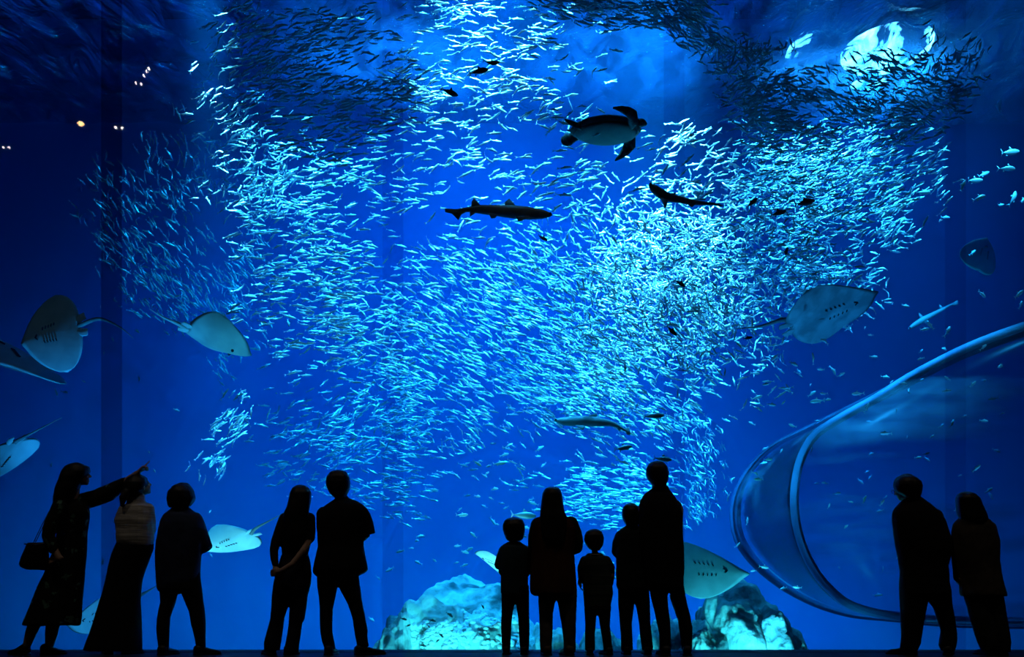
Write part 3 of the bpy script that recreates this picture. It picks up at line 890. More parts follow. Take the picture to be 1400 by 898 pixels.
# --------------------------------------------------------------------- reef
def rock(label, px, top, hw, Y, dep=.8, seed=1, lump=.30, coral=False, skew=0):
    zt = P(px, top, Y).z
    cz = (zt + ZT) / 2 - .05; rz = (zt - ZT) / 2 * 1.04
    c = Vector(((px - 700) / F * Y, Y, cz)); rx = hw / F * Y
    me_v, me_f = [], []
    bm = bmesh.new(); bmesh.ops.create_icosphere(bm, subdivisions=6, radius=1)
    for v in bm.verts:
        n = v.co.normalized()
        q = n * 1.5 + Vector((seed * 5.3, seed * 1.7, seed))
        d = 1 + lump * .8 * noise.fractal(q, 1.15, 2.0, 4) + .022 * noise.noise(q * 6) + .008 * noise.noise(q * 17)
        e = Vector((math.copysign(abs(n.x) ** .85, n.x), math.copysign(abs(n.y) ** .85, n.y), math.copysign(abs(n.z) ** .72, n.z)))
        w = Vector((e.x * rx, e.y * dep, e.z * rz)) * d
        w.x += skew * (w.z / rz) * rx
        v.co = c + w
    base = Vector((c.x, c.y, ZT))
    root = empty('reef_rock', base)
    tag(root, label, 'rock', None)
    me = bpy.data.meshes.new('boulder')
    for v in bm.verts: v.co -= base
    bm.to_mesh(me); bm.free()
    me.polygons.foreach_set('use_smooth', [True] * len(me.polygons)); me.materials.append(M_ROCK)
    link(bpy.data.objects.new('boulder', me), root)
    if coral:
        rnd = random.Random(seed); vs = me.vertices
        cand = [v.co + base for v in vs if v.normal.y < -.45 and v.normal.z > -.2]
        cand = [p for p in cand if coral[0] < 700 + p.x / p.y * F < coral[1] and coral[2] < HOR - (p.z - CAMZ) / p.y * F < coral[3]]
        if cand:
            g = Geo()
            for k in range(170):
                p = rnd.choice(cand)
                g.ell(p + Vector((0, .01, 0)), (rnd.uniform(.025, .05), rnd.uniform(.02, .035), rnd.uniform(.02, .035)), None, 8, 6)
            g.build('coral_crust', M_CORAL, root)
    return root


def reef():
    rock('tall pale reef rock at the back of the left mound', 648, 795, 82, 14.2, .9, 3)
    rock('broad bright reef rock in front of the left mound, right of the couple', 598, 822, 66, 13.1, .7, 5, coral=(560, 640, 850, 885))
    rock('lowest pale boulder of the left mound, nearest the couple', 540, 848, 32, 12.6, .45, 8)
    rock('reef rock with a crust of white coral, left of the child in the blue tee', 676, 838, 58, 13.0, .6, 11, coral=(620, 720, 835, 885))
    rock('low reef boulder seen between the legs of the long haired woman in the tunic', 752, 858, 46, 13.2, .6, 14)
    rock('low reef boulder seen behind the legs of the smallest child', 826, 866, 44, 13.4, .6, 17)
    rock('reef boulder seen behind the legs of the tallest man', 908, 836, 34, 13.6, .6, 21)
    rock('big domed reef rock just right of the tallest man', 1004, 804, 58, 13.2, .8, 23)
    rock('jagged reef rock sloping down at the right end of the right mound', 1058, 843, 46, 12.8, .6, 29, skew=-.1)
    rock('small reef boulder at the foot of the big domed rock', 960, 852, 34, 12.7, .5, 31)


# ------------------------------------------------------------------- tunnel
def tunnel():
    m, nt, out = nodes('tunnel_acrylic')
    tr = nt.nodes.new('ShaderNodeBsdfTransparent'); tr.inputs[0].default_value = (.78, .82, .90, 1)
    df = nt.nodes.new('ShaderNodeBsdfDiffuse'); df.inputs[0].default_value = (.5, .6, .7, 1)
    gl = nt.nodes.new('ShaderNodeBsdfGlossy'); gl.inputs['Roughness'].default_value = .25
    fr = nt.nodes.new('ShaderNodeFresnel'); fr.inputs['IOR'].default_value = 1.12
    tc = nt.nodes.new('ShaderNodeTexCoord'); mp = nt.nodes.new('ShaderNodeMapping'); mp.inputs['Scale'].default_value = (.22, .6, 1.5); mp.inputs['Rotation'].default_value = (0, R(14), 0)
    ns = nt.nodes.new('ShaderNodeTexNoise'); ns.inputs['Scale'].default_value = 1.5; ns.inputs['Detail'].default_value = 5
    rp = nt.nodes.new('ShaderNodeValToRGB'); rp.color_ramp.elements[0].position = .48; rp.color_ramp.elements[1].position = .75
    rp.color_ramp.elements[1].color = (.30, .30, .30, 1)  # pale streaks in the colour stand in for reflected light
    nt.links.new(tc.outputs['Object'], mp.inputs[0]); nt.links.new(mp.outputs[0], ns.inputs['Vector']); nt.links.new(ns.outputs['Fac'], rp.inputs[0])
    m1 = nt.nodes.new('ShaderNodeMixShader'); m2 = nt.nodes.new('ShaderNodeMixShader')
    nt.links.new(rp.outputs[0], m1.inputs[0]); nt.links.new(tr.outputs[0], m1.inputs[1]); nt.links.new(df.outputs[0], m1.inputs[2])
    nt.links.new(fr.outputs[0], m2.inputs[0]); nt.links.new(m1.outputs[0], m2.inputs[1]); nt.links.new(gl.outputs[0], m2.inputs[2])
    nt.links.new(m2.outputs[0], out.inputs[0])
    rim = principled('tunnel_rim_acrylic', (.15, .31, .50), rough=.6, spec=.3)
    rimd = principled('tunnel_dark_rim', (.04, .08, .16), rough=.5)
    root = tag(empty('acrylic_tunnel', P(1250, 860, 14.5)), 'curved clear tunnel with a pale bent rim crossing the right side of the tank', 'tunnel')
    A = [(1402, 452), (1310, 486), (1205, 540), (1108, 588), (1060, 612), (1030, 640), (1011, 672), (1005, 702), (1010, 735), (1030, 765), (1065, 795), (1110, 820), (1160, 836), (1215, 842), (1300, 850), (1402, 852)]
    B = [(1470, 425), (1400, 446), (1325, 474), (1250, 512), (1200, 543), (1150, 571), (1115, 594), (1098, 620), (1089, 650), (1086, 690), (1092, 730), (1108, 770), (1135, 806), (1175, 832), (1260, 846), (1402, 850)]
    def res(poly, n, Y):
        pts = [Vector((a, b)) for a, b in poly]
        L = [0]
        for a, b in zip(pts, pts[1:]): L.append(L[-1] + (b - a).length)
        out = []
        for k in range(n):
            d = L[-1] * k / (n - 1)
            i = max(j for j in range(len(L) - 1) if L[j] <= d + 1e-6)
            t = min((d - L[i]) / (L[i + 1] - L[i]), 1)
            p0, p1, p2, p3 = pts[max(i - 1, 0)], pts[i], pts[i + 1], pts[min(i + 2, len(pts) - 1)]
            q = .5 * ((2 * p1) + (p2 - p0) * t + (2 * p0 - 5 * p1 + 4 * p2 - p3) * t * t + (3 * p1 - p0 - 3 * p2 + p3) * t ** 3)
            out.append(P(q.x, q.y, Y))
        return out
    n = 70
    a, b = res(A, n, 16.4), res(B, n, 14.2)
    c = [Vector((p.x * .35 + 9.5, 14.4 + .8 * math.sin(math.pi * i / (n - 1)), p.z * .9 + .1)) for i, p in enumerate(b)]
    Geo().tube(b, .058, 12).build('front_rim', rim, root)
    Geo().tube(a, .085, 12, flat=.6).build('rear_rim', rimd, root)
    def sheet(name, u, w, bulge):
        vs, fs = [], []
        m_ = 9
        for i in range(n):
            mid = (u[i] + w[i]) / 2
            for j in range(m_):
                t = j / (m_ - 1)
                vs.append(u[i].lerp(w[i], t) + Vector((0, -bulge * math.sin(math.pi * t), 0)))
                if i and j:
                    k = i * m_ + j
                    fs.append((k - m_ - 1, k - m_, k, k - 1))
        o = mesh_obj(name, vs, fs, m, root)
        so = o.modifiers.new('wall', 'SOLIDIFY'); so.thickness = .05
        return o
    sheet('end_shell', a, b, .1)
    sheet('tunnel_shell', b, c, .9)


def hall_lamps():
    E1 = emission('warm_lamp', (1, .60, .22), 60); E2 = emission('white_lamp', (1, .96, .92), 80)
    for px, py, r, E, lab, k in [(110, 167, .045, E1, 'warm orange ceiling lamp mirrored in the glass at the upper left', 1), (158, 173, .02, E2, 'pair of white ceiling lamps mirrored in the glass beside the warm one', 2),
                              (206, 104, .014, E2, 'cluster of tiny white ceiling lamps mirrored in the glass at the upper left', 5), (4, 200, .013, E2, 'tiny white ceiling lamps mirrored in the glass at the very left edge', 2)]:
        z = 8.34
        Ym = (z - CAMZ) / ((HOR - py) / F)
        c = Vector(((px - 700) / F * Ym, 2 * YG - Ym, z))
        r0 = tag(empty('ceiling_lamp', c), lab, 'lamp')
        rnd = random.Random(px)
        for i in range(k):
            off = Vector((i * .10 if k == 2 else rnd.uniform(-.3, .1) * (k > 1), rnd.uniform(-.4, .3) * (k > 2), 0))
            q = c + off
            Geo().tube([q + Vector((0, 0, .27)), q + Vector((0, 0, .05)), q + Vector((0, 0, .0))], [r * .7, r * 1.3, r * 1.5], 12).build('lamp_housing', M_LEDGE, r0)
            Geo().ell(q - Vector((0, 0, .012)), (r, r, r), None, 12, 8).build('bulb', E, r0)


# ------------------------------------------------------------------- people
def cloth(name, col, col2=None, scale=10, rough=.9, vec=(1, 1, 1), lo=.45, hi=.6, metal=0):
    return principled(name, col, rough=rough, col2=col2, scale=scale, bump=.5, bscale=16, spec=.15, vec=vec, lo=lo, hi=hi, dist=.012)


M_SKIN = principled('skin', (.42, .27, .20), rough=.6, spec=.3)
M_HAIR = principled('black_hair', (.008, .007, .007), rough=.5, spec=.3, bump=.4, bscale=60, vec=(1, 1, .12), dist=.004)
M_EYE = principled('eye', (.5, .5, .5), rough=.2, col2=(.02, .02, .02), scale=30)
M_DRESS = cloth('black_flowered_dress', (.012, .013, .014), (.10, .22, .17), 11, lo=.60, hi=.66)
M_SWEATER = cloth('grey_knit', (.55, .54, .50), (.42, .41, .39), 30, vec=(.2, .2, 3))
M_BLACKC = cloth('black_cloth', (.012, .012, .014))
M_NAVY = cloth('navy_shirt', (.035, .05, .11), (.025, .035, .08), 6)
M_NAVY2 = cloth('dark_blue_tee', (.03, .06, .08))
M_JEANS = cloth('dark_jeans', (.016, .02, .034))
M_TROUSER = cloth('black_trousers', (.012, .012, .016))
M_BROWN = cloth('brown_tunic', (.085, .03, .015), (.05, .02, .01), 5, vec=(1, 1, .2))
M_OLIVE = cloth('olive_sleeve', (.03, .035, .018))
M_GREYJEAN = cloth('washed_grey_jeans', (.12, .11, .095), (.07, .065, .055), 4)
M_STRIPE = cloth('dark_green_striped_top', (.025, .045, .04), (.06, .075, .07), 22, vec=(.05, .05, 1.2))
M_PUFF = cloth('dark_teal_jacket', (.018, .03, .032))
M_COAT = cloth('grey_brown_coat', (.085, .07, .055), (.06, .05, .04), 4)
M_OFF = cloth('dark_slate_trousers', (.035, .04, .042))
M_SHOE = principled('black_leather', (.012, .012, .013), rough=.45)
M_SHOEB = principled('brown_leather', (.06, .035, .02), rough=.5)
M_BAG = principled('black_bag_leather', (.01, .01, .012), rough=.4)
M_GLASSF = principled('spectacle_frame', (.01, .01, .01), rough=.3)


class Person:
    def __init__(self, label, Y, foot):
        """foot: pixel of the ground point under the figure"""
        self.Y = Y; self.slim = True
        c = self.p(foot[0], foot[1]); c.z = 0
        self.root = tag(empty('person', c), label, 'person')
        self.body = Geo()

    def p(self, px, py, dy=0.0):
        s = self.Y / F
        z = CAMZ + (HOR - py) * s
        return Vector(((px - 700) * s, self.Y + dy, z))

    def loft(self, g, secs, k=.62, dmax=.15, seg=20, pw=2.4, dy=0.0, sub=3):
        """secs: (py, x left, x right[, dy[, depth half]]) from top to bottom"""
        s = self.Y / F
        if g is self.body:
            secs = [(a[0], a[1] * .93 + a[2] * .07, a[2] * .93 + a[1] * .07) + tuple(a[3:]) for a in secs]; k *= .72; dmax *= .75
        if len(secs[0]) == 5 and secs[0][4] <= .06 and g is not self.body:      # round off the crown
            a = secs[0]; m_ = (a[1] + a[2]) / 2; h_ = (a[2] - a[1]) / 2
            secs = [(a[0] - 1.1, m_ - h_ * .35, m_ + h_ * .35, a[3], a[4] * .5)] + list(secs)
        full = []
        for a, b in zip(secs[:-1], secs[1:]):
            a = tuple(a) + (0.0,) * (4 - len(a)) if len(a) < 4 else tuple(a); b = tuple(b) + (0.0,) * (4 - len(b)) if len(b) < 4 else tuple(b)
            da = a[4] if len(a) > 4 else min((a[2] - a[1]) / 2 * s * k + .012, dmax)
            db = b[4] if len(b) > 4 else min((b[2] - b[1]) / 2 * s * k + .012, dmax)
            for i in range(sub):
                t = i / sub
                full.append((a[0] + (b[0] - a[0]) * t, a[1] + (b[1] - a[1]) * t, a[2] + (b[2] - a[2]) * t, a[3] + (b[3] - a[3]) * t, da + (db - da) * t))
        full.append((b[0], b[1], b[2], b[3], db))
        rings = []
        for py, xl, xr, ddy, dh in full:
            c = self.p((xl + xr) / 2, py, ddy + dy); hw = max((xr - xl) / 2 * s, .004)
            ring = []
            for j in range(seg):
                a = 2 * math.pi * j / seg
                ca, sa = math.cos(a), math.sin(a)
                ring.append(c + Vector((hw * math.copysign(abs(ca) ** (2 / pw), ca), dh * math.copysign(abs(sa) ** (2 / pw), sa), 0)))
            rings.append(ring)
        g.rings(rings)
        return g

    def limb(self, g, pts, seg=12):
        """pts: (px, py, dy, radius in px)"""
        s = self.Y / F
        g.chain([self.p(a[0], a[1], a[2]) for a in pts], [a[3] * s * (.78 if g is self.body and a[1] > 700 and a[3] > 5 and self.slim else 1) for a in pts], seg)
        return g

    def hand(self, g, wrist, d, palm, thumb, curl=.5, k=1.0, point=False):
        """wrist: world point; d: direction of the fingers; palm: normal out of the palm; thumb: +1/-1 side"""
        d = Vector(d).normalized(); n = Vector(palm); n = (n - d * n.dot(d)).normalized(); side = d.cross(n) * thumb
        w = Vector(wrist)
        # palm as a flat mitt of four metacarpals
        for i in range(4):
            o = side * (.026 - .0175 * i) * k
            g.cap(w + o * .5, w + d * .078 * k + o, .013 * k, .0115 * k, 10)
        g.cap(w - d * .02 * k, w + d * .05 * k, .022 * k, .02 * k, 10)
        lens = (.070, .078, .072, .056)
        for i in range(4):
            o = side * (.027 - .0185 * i) * k
            q = w + d * .078 * k + o
            a = curl
            if point and i == 0: a = .03
            elif point: a = 1.35
            dirn = d.copy()
            ang = 0
            for j, fr in enumerate((.45, .32, .23)):
                ang += a * (.75 if j == 0 else 1.0)
                dirn = d * math.cos(ang) + n * math.sin(ang)
                e = q + dirn * lens[i] * fr * k * 1.05
                r = (.0092 - .0012 * j) * k
                g.cap(q, e, r, r * .92, 8); q = e
        q = w + d * .02 * k + side * .026 * k
        t1 = q + (d * .7 + side * .75 + n * .25).normalized() * .036 * k
        t2 = t1 + (d * .9 + side * .2 + n * .45).normalized() * .034 * k
        g.cap(q, t1, .012 * k, .0105 * k, 8); g.cap(t1, t2, .0105 * k, .0085 * k, 8)
        return g

    def head(self, px, py, dy=0.0, yaw=0.0, pitch=0.0, k=1.0, tilt=0.0, jaw=1.0):
        """yaw 0 looks at the glass (away from the camera), + to the right; (px, py) middle of the skull"""
        c = self.p(px, py, dy)
        M = Matrix.Rotation(-R(yaw), 3, 'Z') @ Matrix.Rotation(R(pitch), 3, 'X') @ Matrix.Rotation(R(tilt), 3, 'Y')
        self.HM, self.HC, self.HK = M, c, k
        g = self.body
        def E(o, r, g=g):
            g.ell(c + M @ (Vector(o) * k), Vector(r) * k, M)
        E((0, -.008, .022), (.072, .090, .085))
        E((0, .030, -.030), (.057, .058, .062 * jaw))
        E((0, .058, -.076), (.026, .022, .020))              # chin
        E((0, .079, .018), (.040, .014, .014))               # brow
        g.cap(c + M @ Vector((0, .085, .012)) * k, c + M @ Vector((0, .104, -.022)) * k, .007 * k, .0115 * k, 8)   # nose
        E((0, .082, -.050), (.020, .010, .006)); E((0, .080, -.060), (.017, .010, .006))                        # lips
        for s in (1, -1):
            E((s * .075, -.004, -.012), (.009, .019, .031))   # ears
            E((s * .034, .066, -.028), (.020, .018, .018))    # cheeks
            e = Geo().ell(c + M @ (Vector((s * .030, .0765, .002)) * k), Vector((.0125, .010, .009)) * k, M, 10, 6)
            e.build('eye', M_EYE, self.root)

    def neck(self, a, b, r0, r1):
        self.limb(self.body, [(*a, r0), (*b, r1)])

    def haircap(self, g, grow=1.0, off=(0, -.014, .030), r=(.088, .100, .092)):
        g.ell(self.HC + self.HM @ (Vector(off) * self.HK), Vector(r) * self.HK * grow, self.HM, 18, 12)
        return g

    def shoe(self, px, py, ang=0, L=.26, toe=0, mat=None, heel=0.0, k=1.0, w=1.0, dy=0.0):
        """px of the ankle; ang: direction of the toe, 0 at the glass, + to the right"""
        c = self.p(px, py, dy); c.z = 0.0
        d = Vector((math.sin(R(ang)), math.cos(R(ang)), 0)); s = Vector((d.y, -d.x, 0))
        g = Geo()
        secs = [(-.30, .030, .070), (-.22, .040, .088), (-.08, .041, .092), (.10, .041, .070), (.30, .047, .052), (.50, .048, .044), (.64, .040, .034), (.70, .020, .022)]
        rings = []
        for t, hw, h in secs:
            q = c + d * t * L
            z0 = .004 + (heel * (.3 - t) if t < .3 else 0) * .5
            ring = []
            for j in range(14):
                a = 2 * math.pi * j / 14
                y = math.sin(a)
                ring.append(q + s * hw * w * k * math.copysign(abs(math.cos(a)) ** .8, math.cos(a)) + Vector((0, 0, z0 + h * k * (.5 + .5 * math.copysign(abs(y) ** .7, y)))))
            rings.append(ring)
        g.rings(rings)
        o = g.build('shoe', mat or M_SHOE, self.root)
        sg = Geo()
        rings = []
        for zz in (.0, .018):
            ring = []
            for t, hw, h in secs + secs[::-1]:
                pass
            pts = [(t, hw * 1.06) for t, hw, h in secs]
            ring = [c + d * t * L * 1.01 + s * hw * w * k + Vector((0, 0, zz)) for t, hw in pts] + [c + d * t * L * 1.01 - s * hw * w * k + Vector((0, 0, zz)) for t, hw in pts[::-1]]
            rings.append(ring)
        sg.rings(rings)
        sole = sg.build('sole', M_LEDGE, o)
        return o

    def finish(self, body_voxel=.0075):
        self.body.fuse('body', M_SKIN, self.root, body_voxel, 3)


def people():
    # 1: pointing woman
    q = Person('person in a long black flowered dress with long hair, pointing up with a raised arm', 10.0, (58, 895))
    q.head(107, 650, 0, yaw=72, pitch=8)
    q.neck((101, 664, 0), (98, 690, 0), 8.5, 9)
    q.loft(q.body, [(688, 84, 114), (720, 82, 116), (760, 80, 112), (800, 70, 108)], dmax=.11)
    q.limb(q.body, [(110, 686, .05, 7), (143, 674, .12, 6.5), (172, 653, .10, 5), (183, 645.5, .09, 4)])
    wr = q.p(184, 645, .09)
    q.hand(q.body, wr, (.66, 0, .75), (.75, .1, -.66), 1, point=True, k=1.0)
    q.limb(q.body, [(86, 694, -.12, 7), (74, 733, -.16, 6.5), (92, 764, -.18, 5)])
    q.hand(q.body, q.p(92, 764, -.18), (-.9, 0.05, -.2), (0, 1, -.4), -1, curl=.9)
    q.slim = False
    q.limb(q.body, [(70, 800, 0, 11), (46, 856, 0, 8.2), (42, 866, 0, 7.4), (36, 884, 0, 5.2)])
    q.limb(q.body, [(86, 800, 0, 11), (72, 856, 0, 9), (70, 868, 0, 8), (67, 885, 0, 5.4)])
    q.finish()
    g = Geo(); q.haircap(g, 1.0)
    q.loft(g, [(634, 96, 113, 0, .06), (638, 89, 122, 0, .085), (645, 85.5, 123.5, -.01, .098), (651, 84, 118, -.02, .10), (658, 81.5, 113, -.02, .10), (668, 78, 109, -.03, .10), (680, 75.5, 105, -.03, .10), (692, 76, 101, -.04, .085), (700, 80, 97, -.05, .05)], dy=-.0)
    g.fuse('hair', M_HAIR, q.root, .009, 3, .004, 14)
    g = Geo()
    q.loft(g, [(683, 90, 112), (690, 83, 119), (700, 78, 122.5), (712, 78, 121.5), (728, 78, 119), (745, 76, 118), (758, 71, 117.4), (780, 62, 115), (797, 54, 113.5), (820, 45, 111.5), (842, 36, 109.6), (853, 31.5, 108.6), (855, 32, 108)], k=.62, dmax=.24, pw=2.2, sub=3)
    q.limb(g, [(112, 684, .04, 11), (126, 680, .08, 11.5), (142, 672, .12, 11.8), (153, 664, .12, 9.5), (163, 657, .11, 6), (168, 655, .11, 5)])
    q.limb(g, [(88, 694, -.10, 11), (80, 718, -.15, 9.5), (77.5, 733, -.17, 8.5), (84, 752, -.18, 7)])
    o = g.fuse('dress', M_DRESS, q.root, .011, 5, .009, 5, 1)
    for (px, an) in ((31, -60), (67, 30)):
        q.shoe(px, 890, an, .25, heel=.04)
    # 1b handbag
    c = q.p(53, 760, -.10)
    bag = tag(empty('handbag', c), 'black shoulder bag hanging at the hip of the pointing woman', 'bag')
    g = Geo()
    s = 10 / F
    def ring(py, xl, xr, t):
        cc = q.p((xl + xr) / 2, py, -.10); hw = (xr - xl) / 2 * s
        return [cc + Vector((hw * math.copysign(abs(math.cos(a)) ** .5, math.cos(a)), t * math.copysign(abs(math.sin(a)) ** .6, math.sin(a)), 0)) for a in (2 * math.pi * j / 24 for j in range(24))]
    g.rings([ring(742, 45.5, 70, .025), (ring(743, 43.5, 71, .035)), ring(752, 40.5, 72, .05), ring(762, 36.5, 72, .06), ring(771, 33.6, 72, .062), ring(775, 35.5, 72, .055), ring(778.5, 42, 70, .04), ring(779.5, 48, 66, .02)])
    g.fuse('bag_body', M_BAG, bag, .008, 3, .003, 8)
    Geo().tube([q.p(44, 744.5, -.165), q.p(57, 746, -.175), q.p(71, 745, -.165)], .006, 8).build('clasp_rim', M_GLASSF, bag)
    for dx in (0, 2.6):
        Geo().tube([q.p(51.5 + dx, 744, -.10), q.p(62 + dx, 722, -.10), q.p(73.5 + dx * .5, 700, -.10), q.p(84, 687, -.06), q.p(92, 684, 0)], .0042, 8).build('strap', M_BAG, bag)

    # 2: sweater and long skirt
    q = Person('person in a pale grey turtleneck sweater and long black skirt with hair tied low', 10.12, (165, 895))
    q.head(191, 664.5, 0, yaw=48, pitch=22)
    q.neck((188, 678, -.0), (185, 700, 0), 8, 9)
    q.loft(q.body, [(692, 165, 206), (720, 163, 204), (745, 164, 203), (770, 160, 202)], dmax=.12)
    for sx, ex, hx in ((205, 207, 196), (167, 159, 172)):
        q.limb(q.body, [(sx + (-3 if sx > 190 else 3), 700, 0, 6), (ex - (2 if ex > 190 else -3), 722, .03, 6), (hx, 728, .17, 5)])
        q.hand(q.body, q.p(hx, 728, .17), (-1 if sx > 190 else 1, .1, .1), (0, -1, 0), 1 if sx > 190 else -1, curl=.6)
    q.limb(q.body, [(185, 780, 0, 12), (178, 840, 0, 8), (176, 888, 0, 5)])
    q.limb(q.body, [(172, 780, 0, 12), (150, 840, 0, 8), (146, 888, 0, 5)])
    q.finish()
    g = Geo(); q.haircap(g, .99)
    q.loft(g, [(649.5, 182, 196, 0, .05), (653, 174.5, 201, 0, .085), (660, 170.6, 202, -.02, .098), (668, 170, 199.5, -.03, .095), (674, 172, 194, -.04, .08)])
    q.limb(g, [(178, 674, -.10, 6), (174.5, 682, -.12, 5.5), (173, 692, -.12, 3)])
    g.fuse('hair', M_HAIR, q.root, .009, 3, .004, 14, 2)
    g = Geo()
    q.loft(g, [(675, 180, 197), (684, 177, 198), (688, 174, 201), (692, 164, 207), (700, 160, 210), (712, 158, 211), (725, 158.5, 210), (738, 160, 209.5), (746, 161, 208.5)], dmax=.155, pw=2.2)
    for pts in ([(203, 697, 0, 9.2), (204, 712, .02, 8.4), (203.5, 724, .05, 7.5), (196, 730, .14, 6)], [(168, 700, 0, 8.5), (163, 712, .02, 8.5), (162.5, 721, .05, 8), (172, 730, .14, 6)]):
        q.limb(g, pts)
    q.limb(g, [(186, 677, 0, 9.5), (184, 686, 0, 10.5)])
    g.fuse('sweater', M_SWEATER, q.root, .010, 3, .008, 4, 2, (.6, .6, 2.2))
    g = Geo()
    q.loft(g, [(741, 160, 209), (750, 156, 208.5), (758, 152.8, 205.5), (777, 148, 199), (792, 144.5, 194.6), (806, 141.2, 193), (822, 136, 192), (845, 129, 192.6), (868, 121.5, 193.3), (884, 115.5, 193.8), (889, 114, 193.2)], k=.6, dmax=.24, pw=2.2)
    g.fuse('skirt', M_BLACKC, q.root, .012, 4, .007, 5, 3, (1.5, 1.5, .3))
    q.shoe(148, 893, -25, .25); q.shoe(177, 893, 20, .25, mat=M_SHOEB)

    # 3
    q = Person('person with a short bob in a loose navy shirt and slim dark trousers', 9.98, (246, 895))
    q.head(250, 678, .02, yaw=12, pitch=6)
    q.neck((248, 690, 0), (246, 708, 0), 8, 9)
    q.loft(q.body, [(706, 222, 272), (740, 222, 270), (790, 222, 270), (812, 221, 270)], dmax=.11)
    q.limb(q.body, [(268, 712, 0, 8), (279, 745, .08, 6), (262, 748, .24, 5)])
    q.limb(q.body, [(228, 712, 0, 8), (221, 745, .08, 6), (240, 748, .24, 5)])
    q.hand(q.body, q.p(262, 748, .24), (-1, .1, .1), (0, -1, 0), 1, curl=.5); q.hand(q.body, q.p(240, 748, .24), (1, .1, .1), (0, -1, 0), -1, curl=.5)
    q.limb(q.body, [(232, 805, 0, 10), (223, 850, 0, 7), (224, 888, 0, 5)]); q.limb(q.body, [(260, 805, 0, 10), (271, 850, 0, 7), (276, 888, 0, 5)])
    q.finish()
    g = Geo(); q.haircap(g, 1.05)
    q.loft(g, [(662, 243, 256, 0, .05), (665, 237, 261, -.01, .085), (672, 231.5, 266, -.02, .105), (680, 230, 267.5, -.02, .11), (686, 230.4, 265.5, -.02, .108), (691, 231.5, 262, -.02, .10), (694.5, 234, 257.5, -.03, .075)])
    g.fuse('hair', M_HAIR, q.root, .009, 2, .007, 16, 4)
    g = Geo()
    q.loft(g, [(692, 238, 257), (698, 232, 264), (704, 224, 274), (712, 220.5, 278), (722, 217.5, 279), (740, 214, 277), (757, 212.8, 275), (778, 213.5, 273), (795, 214, 272.5), (805, 215, 266), (808.5, 217, 258)], dmax=.16, pw=2.3)
    q.loft(g, [(701, 256, 272, 0, .05), (706, 258, 276, 0, .07), (720, 260, 281, .02, .08), (737, 262, 286, .04, .08), (747, 264, 288.6, .05, .08), (751, 266, 285, .05, .07), (756, 268, 277, .05, .05)])
    q.limb(g, [(229, 714, 0, 10), (224, 735, .04, 10), (224, 742, .08, 9)])
    g.fuse('shirt', M_NAVY, q.root, .011, 3, .008, 5, 4)
    g = Geo()
    q.loft(g, [(778, 217, 272.5), (800, 218, 275), (806, 218.5, 276)], dmax=.12)
    q.loft(g, [(798, 218.5, 246), (809, 218.7, 243), (823, 219.8, 240), (834, 217, 236.4), (845, 215, 232.8), (858, 214, 231.8), (872, 215.2, 231), (883, 216.8, 230.6), (890, 217.6, 231.6)], k=.9, seg=14)
    q.loft(g, [(798, 246, 274.5), (809.4, 248.5, 276), (822, 253.5, 277.5), (835.5, 258.8, 279.4), (853, 261.5, 280.7), (871.6, 265.5, 281), (883, 268, 281.2), (890, 269, 281.6)], k=.9, seg=14)
    g.fuse('trousers', M_TROUSER, q.root, .009, 4, .005, 8, 4)
    q.shoe(225.5, 893, 20, .25); q.shoe(276.5, 893, 50, .25)

    # 4
    q = Person('person with long hair and dark jeans, hands clasped behind the back', 9.98, (386, 895))
    q.head(412, 680, .02, yaw=8, pitch=4, k=.96)
    q.neck((410, 694, 0), (407, 712, 0), 7, 8)
    q.loft(q.body, [(706, 386, 424), (735, 385, 422), (757, 387, 420), (775, 384, 423)], dmax=.10)
    q.limb(q.body, [(387, 710, 0, 7), (378.5, 740, -.04, 5.6), (377, 757, -.10, 4.8), (382.5, 778, -.17, 3.8)])
    q.limb(q.body, [(424, 710, 0, 7), (426, 736, -.04, 5.6), (418, 754, -.14, 4.6), (405, 772, -.19, 4), (392, 780, -.2, 3.6)])
    q.hand(q.body, q.p(392, 780.5, -.20), (-1, 0, -.25), (0, 1, 0), 1, curl=.7, k=.95)
    q.hand(q.body, q.p(382.5, 778, -.17), (.5, -.1, -1), (0, 1, 0), 1, curl=.8, k=.95)
    q.limb(q.body, [(386, 800, 0, 10), (378, 850, 0, 7), (373, 888, 0, 5)]); q.limb(q.body, [(410, 800, 0, 10), (404, 850, 0, 7), (398, 888, 0, 5)])
    q.finish()
    g = Geo(); q.haircap(g, .97)
    q.loft(g, [(664, 405, 419, 0, .05), (667, 400.5, 423, -.01, .08), (674, 397, 426, -.02, .1), (682, 396, 426.2, -.03, .098), (692, 394, 425, -.05, .09), (702, 390, 424, -.07, .075), (716, 391, 422, -.09, .055), (732, 393, 420, -.11, .04), (741, 396, 418, -.12, .02)])
    g.fuse('hair', M_HAIR, q.root, .009, 3, .003, 18, 5)
    g = Geo()
    q.loft(g, [(699, 400, 420), (703, 388, 427), (710, 384, 430), (722, 383, 429), (738, 383.5, 426), (748, 385, 423.5), (757, 385.5, 421), (762, 385, 421.5)], dmax=.125)
    q.limb(g, [(389, 709, 0, 8), (383, 724, -.02, 7), (378.6, 740, -.04, 7), (377, 752, -.08, 6.3), (379, 764, -.12, 5.6), (382, 774, -.16, 4.4)])
    q.limb(g, [(423, 709, 0, 8.4), (425, 724, -.02, 7.4), (425, 735, -.04, 7), (422.5, 739.5, -.05, 6)])
    g.fuse('top', M_BLACKC, q.root, .009, 3, .004, 7, 5)
    g = Geo()
    q.loft(g, [(757, 386, 421.5), (765, 383, 423.5), (775, 380, 425), (785, 377, 426), (797, 373.5, 425.6), (808, 373, 423)], dmax=.135)
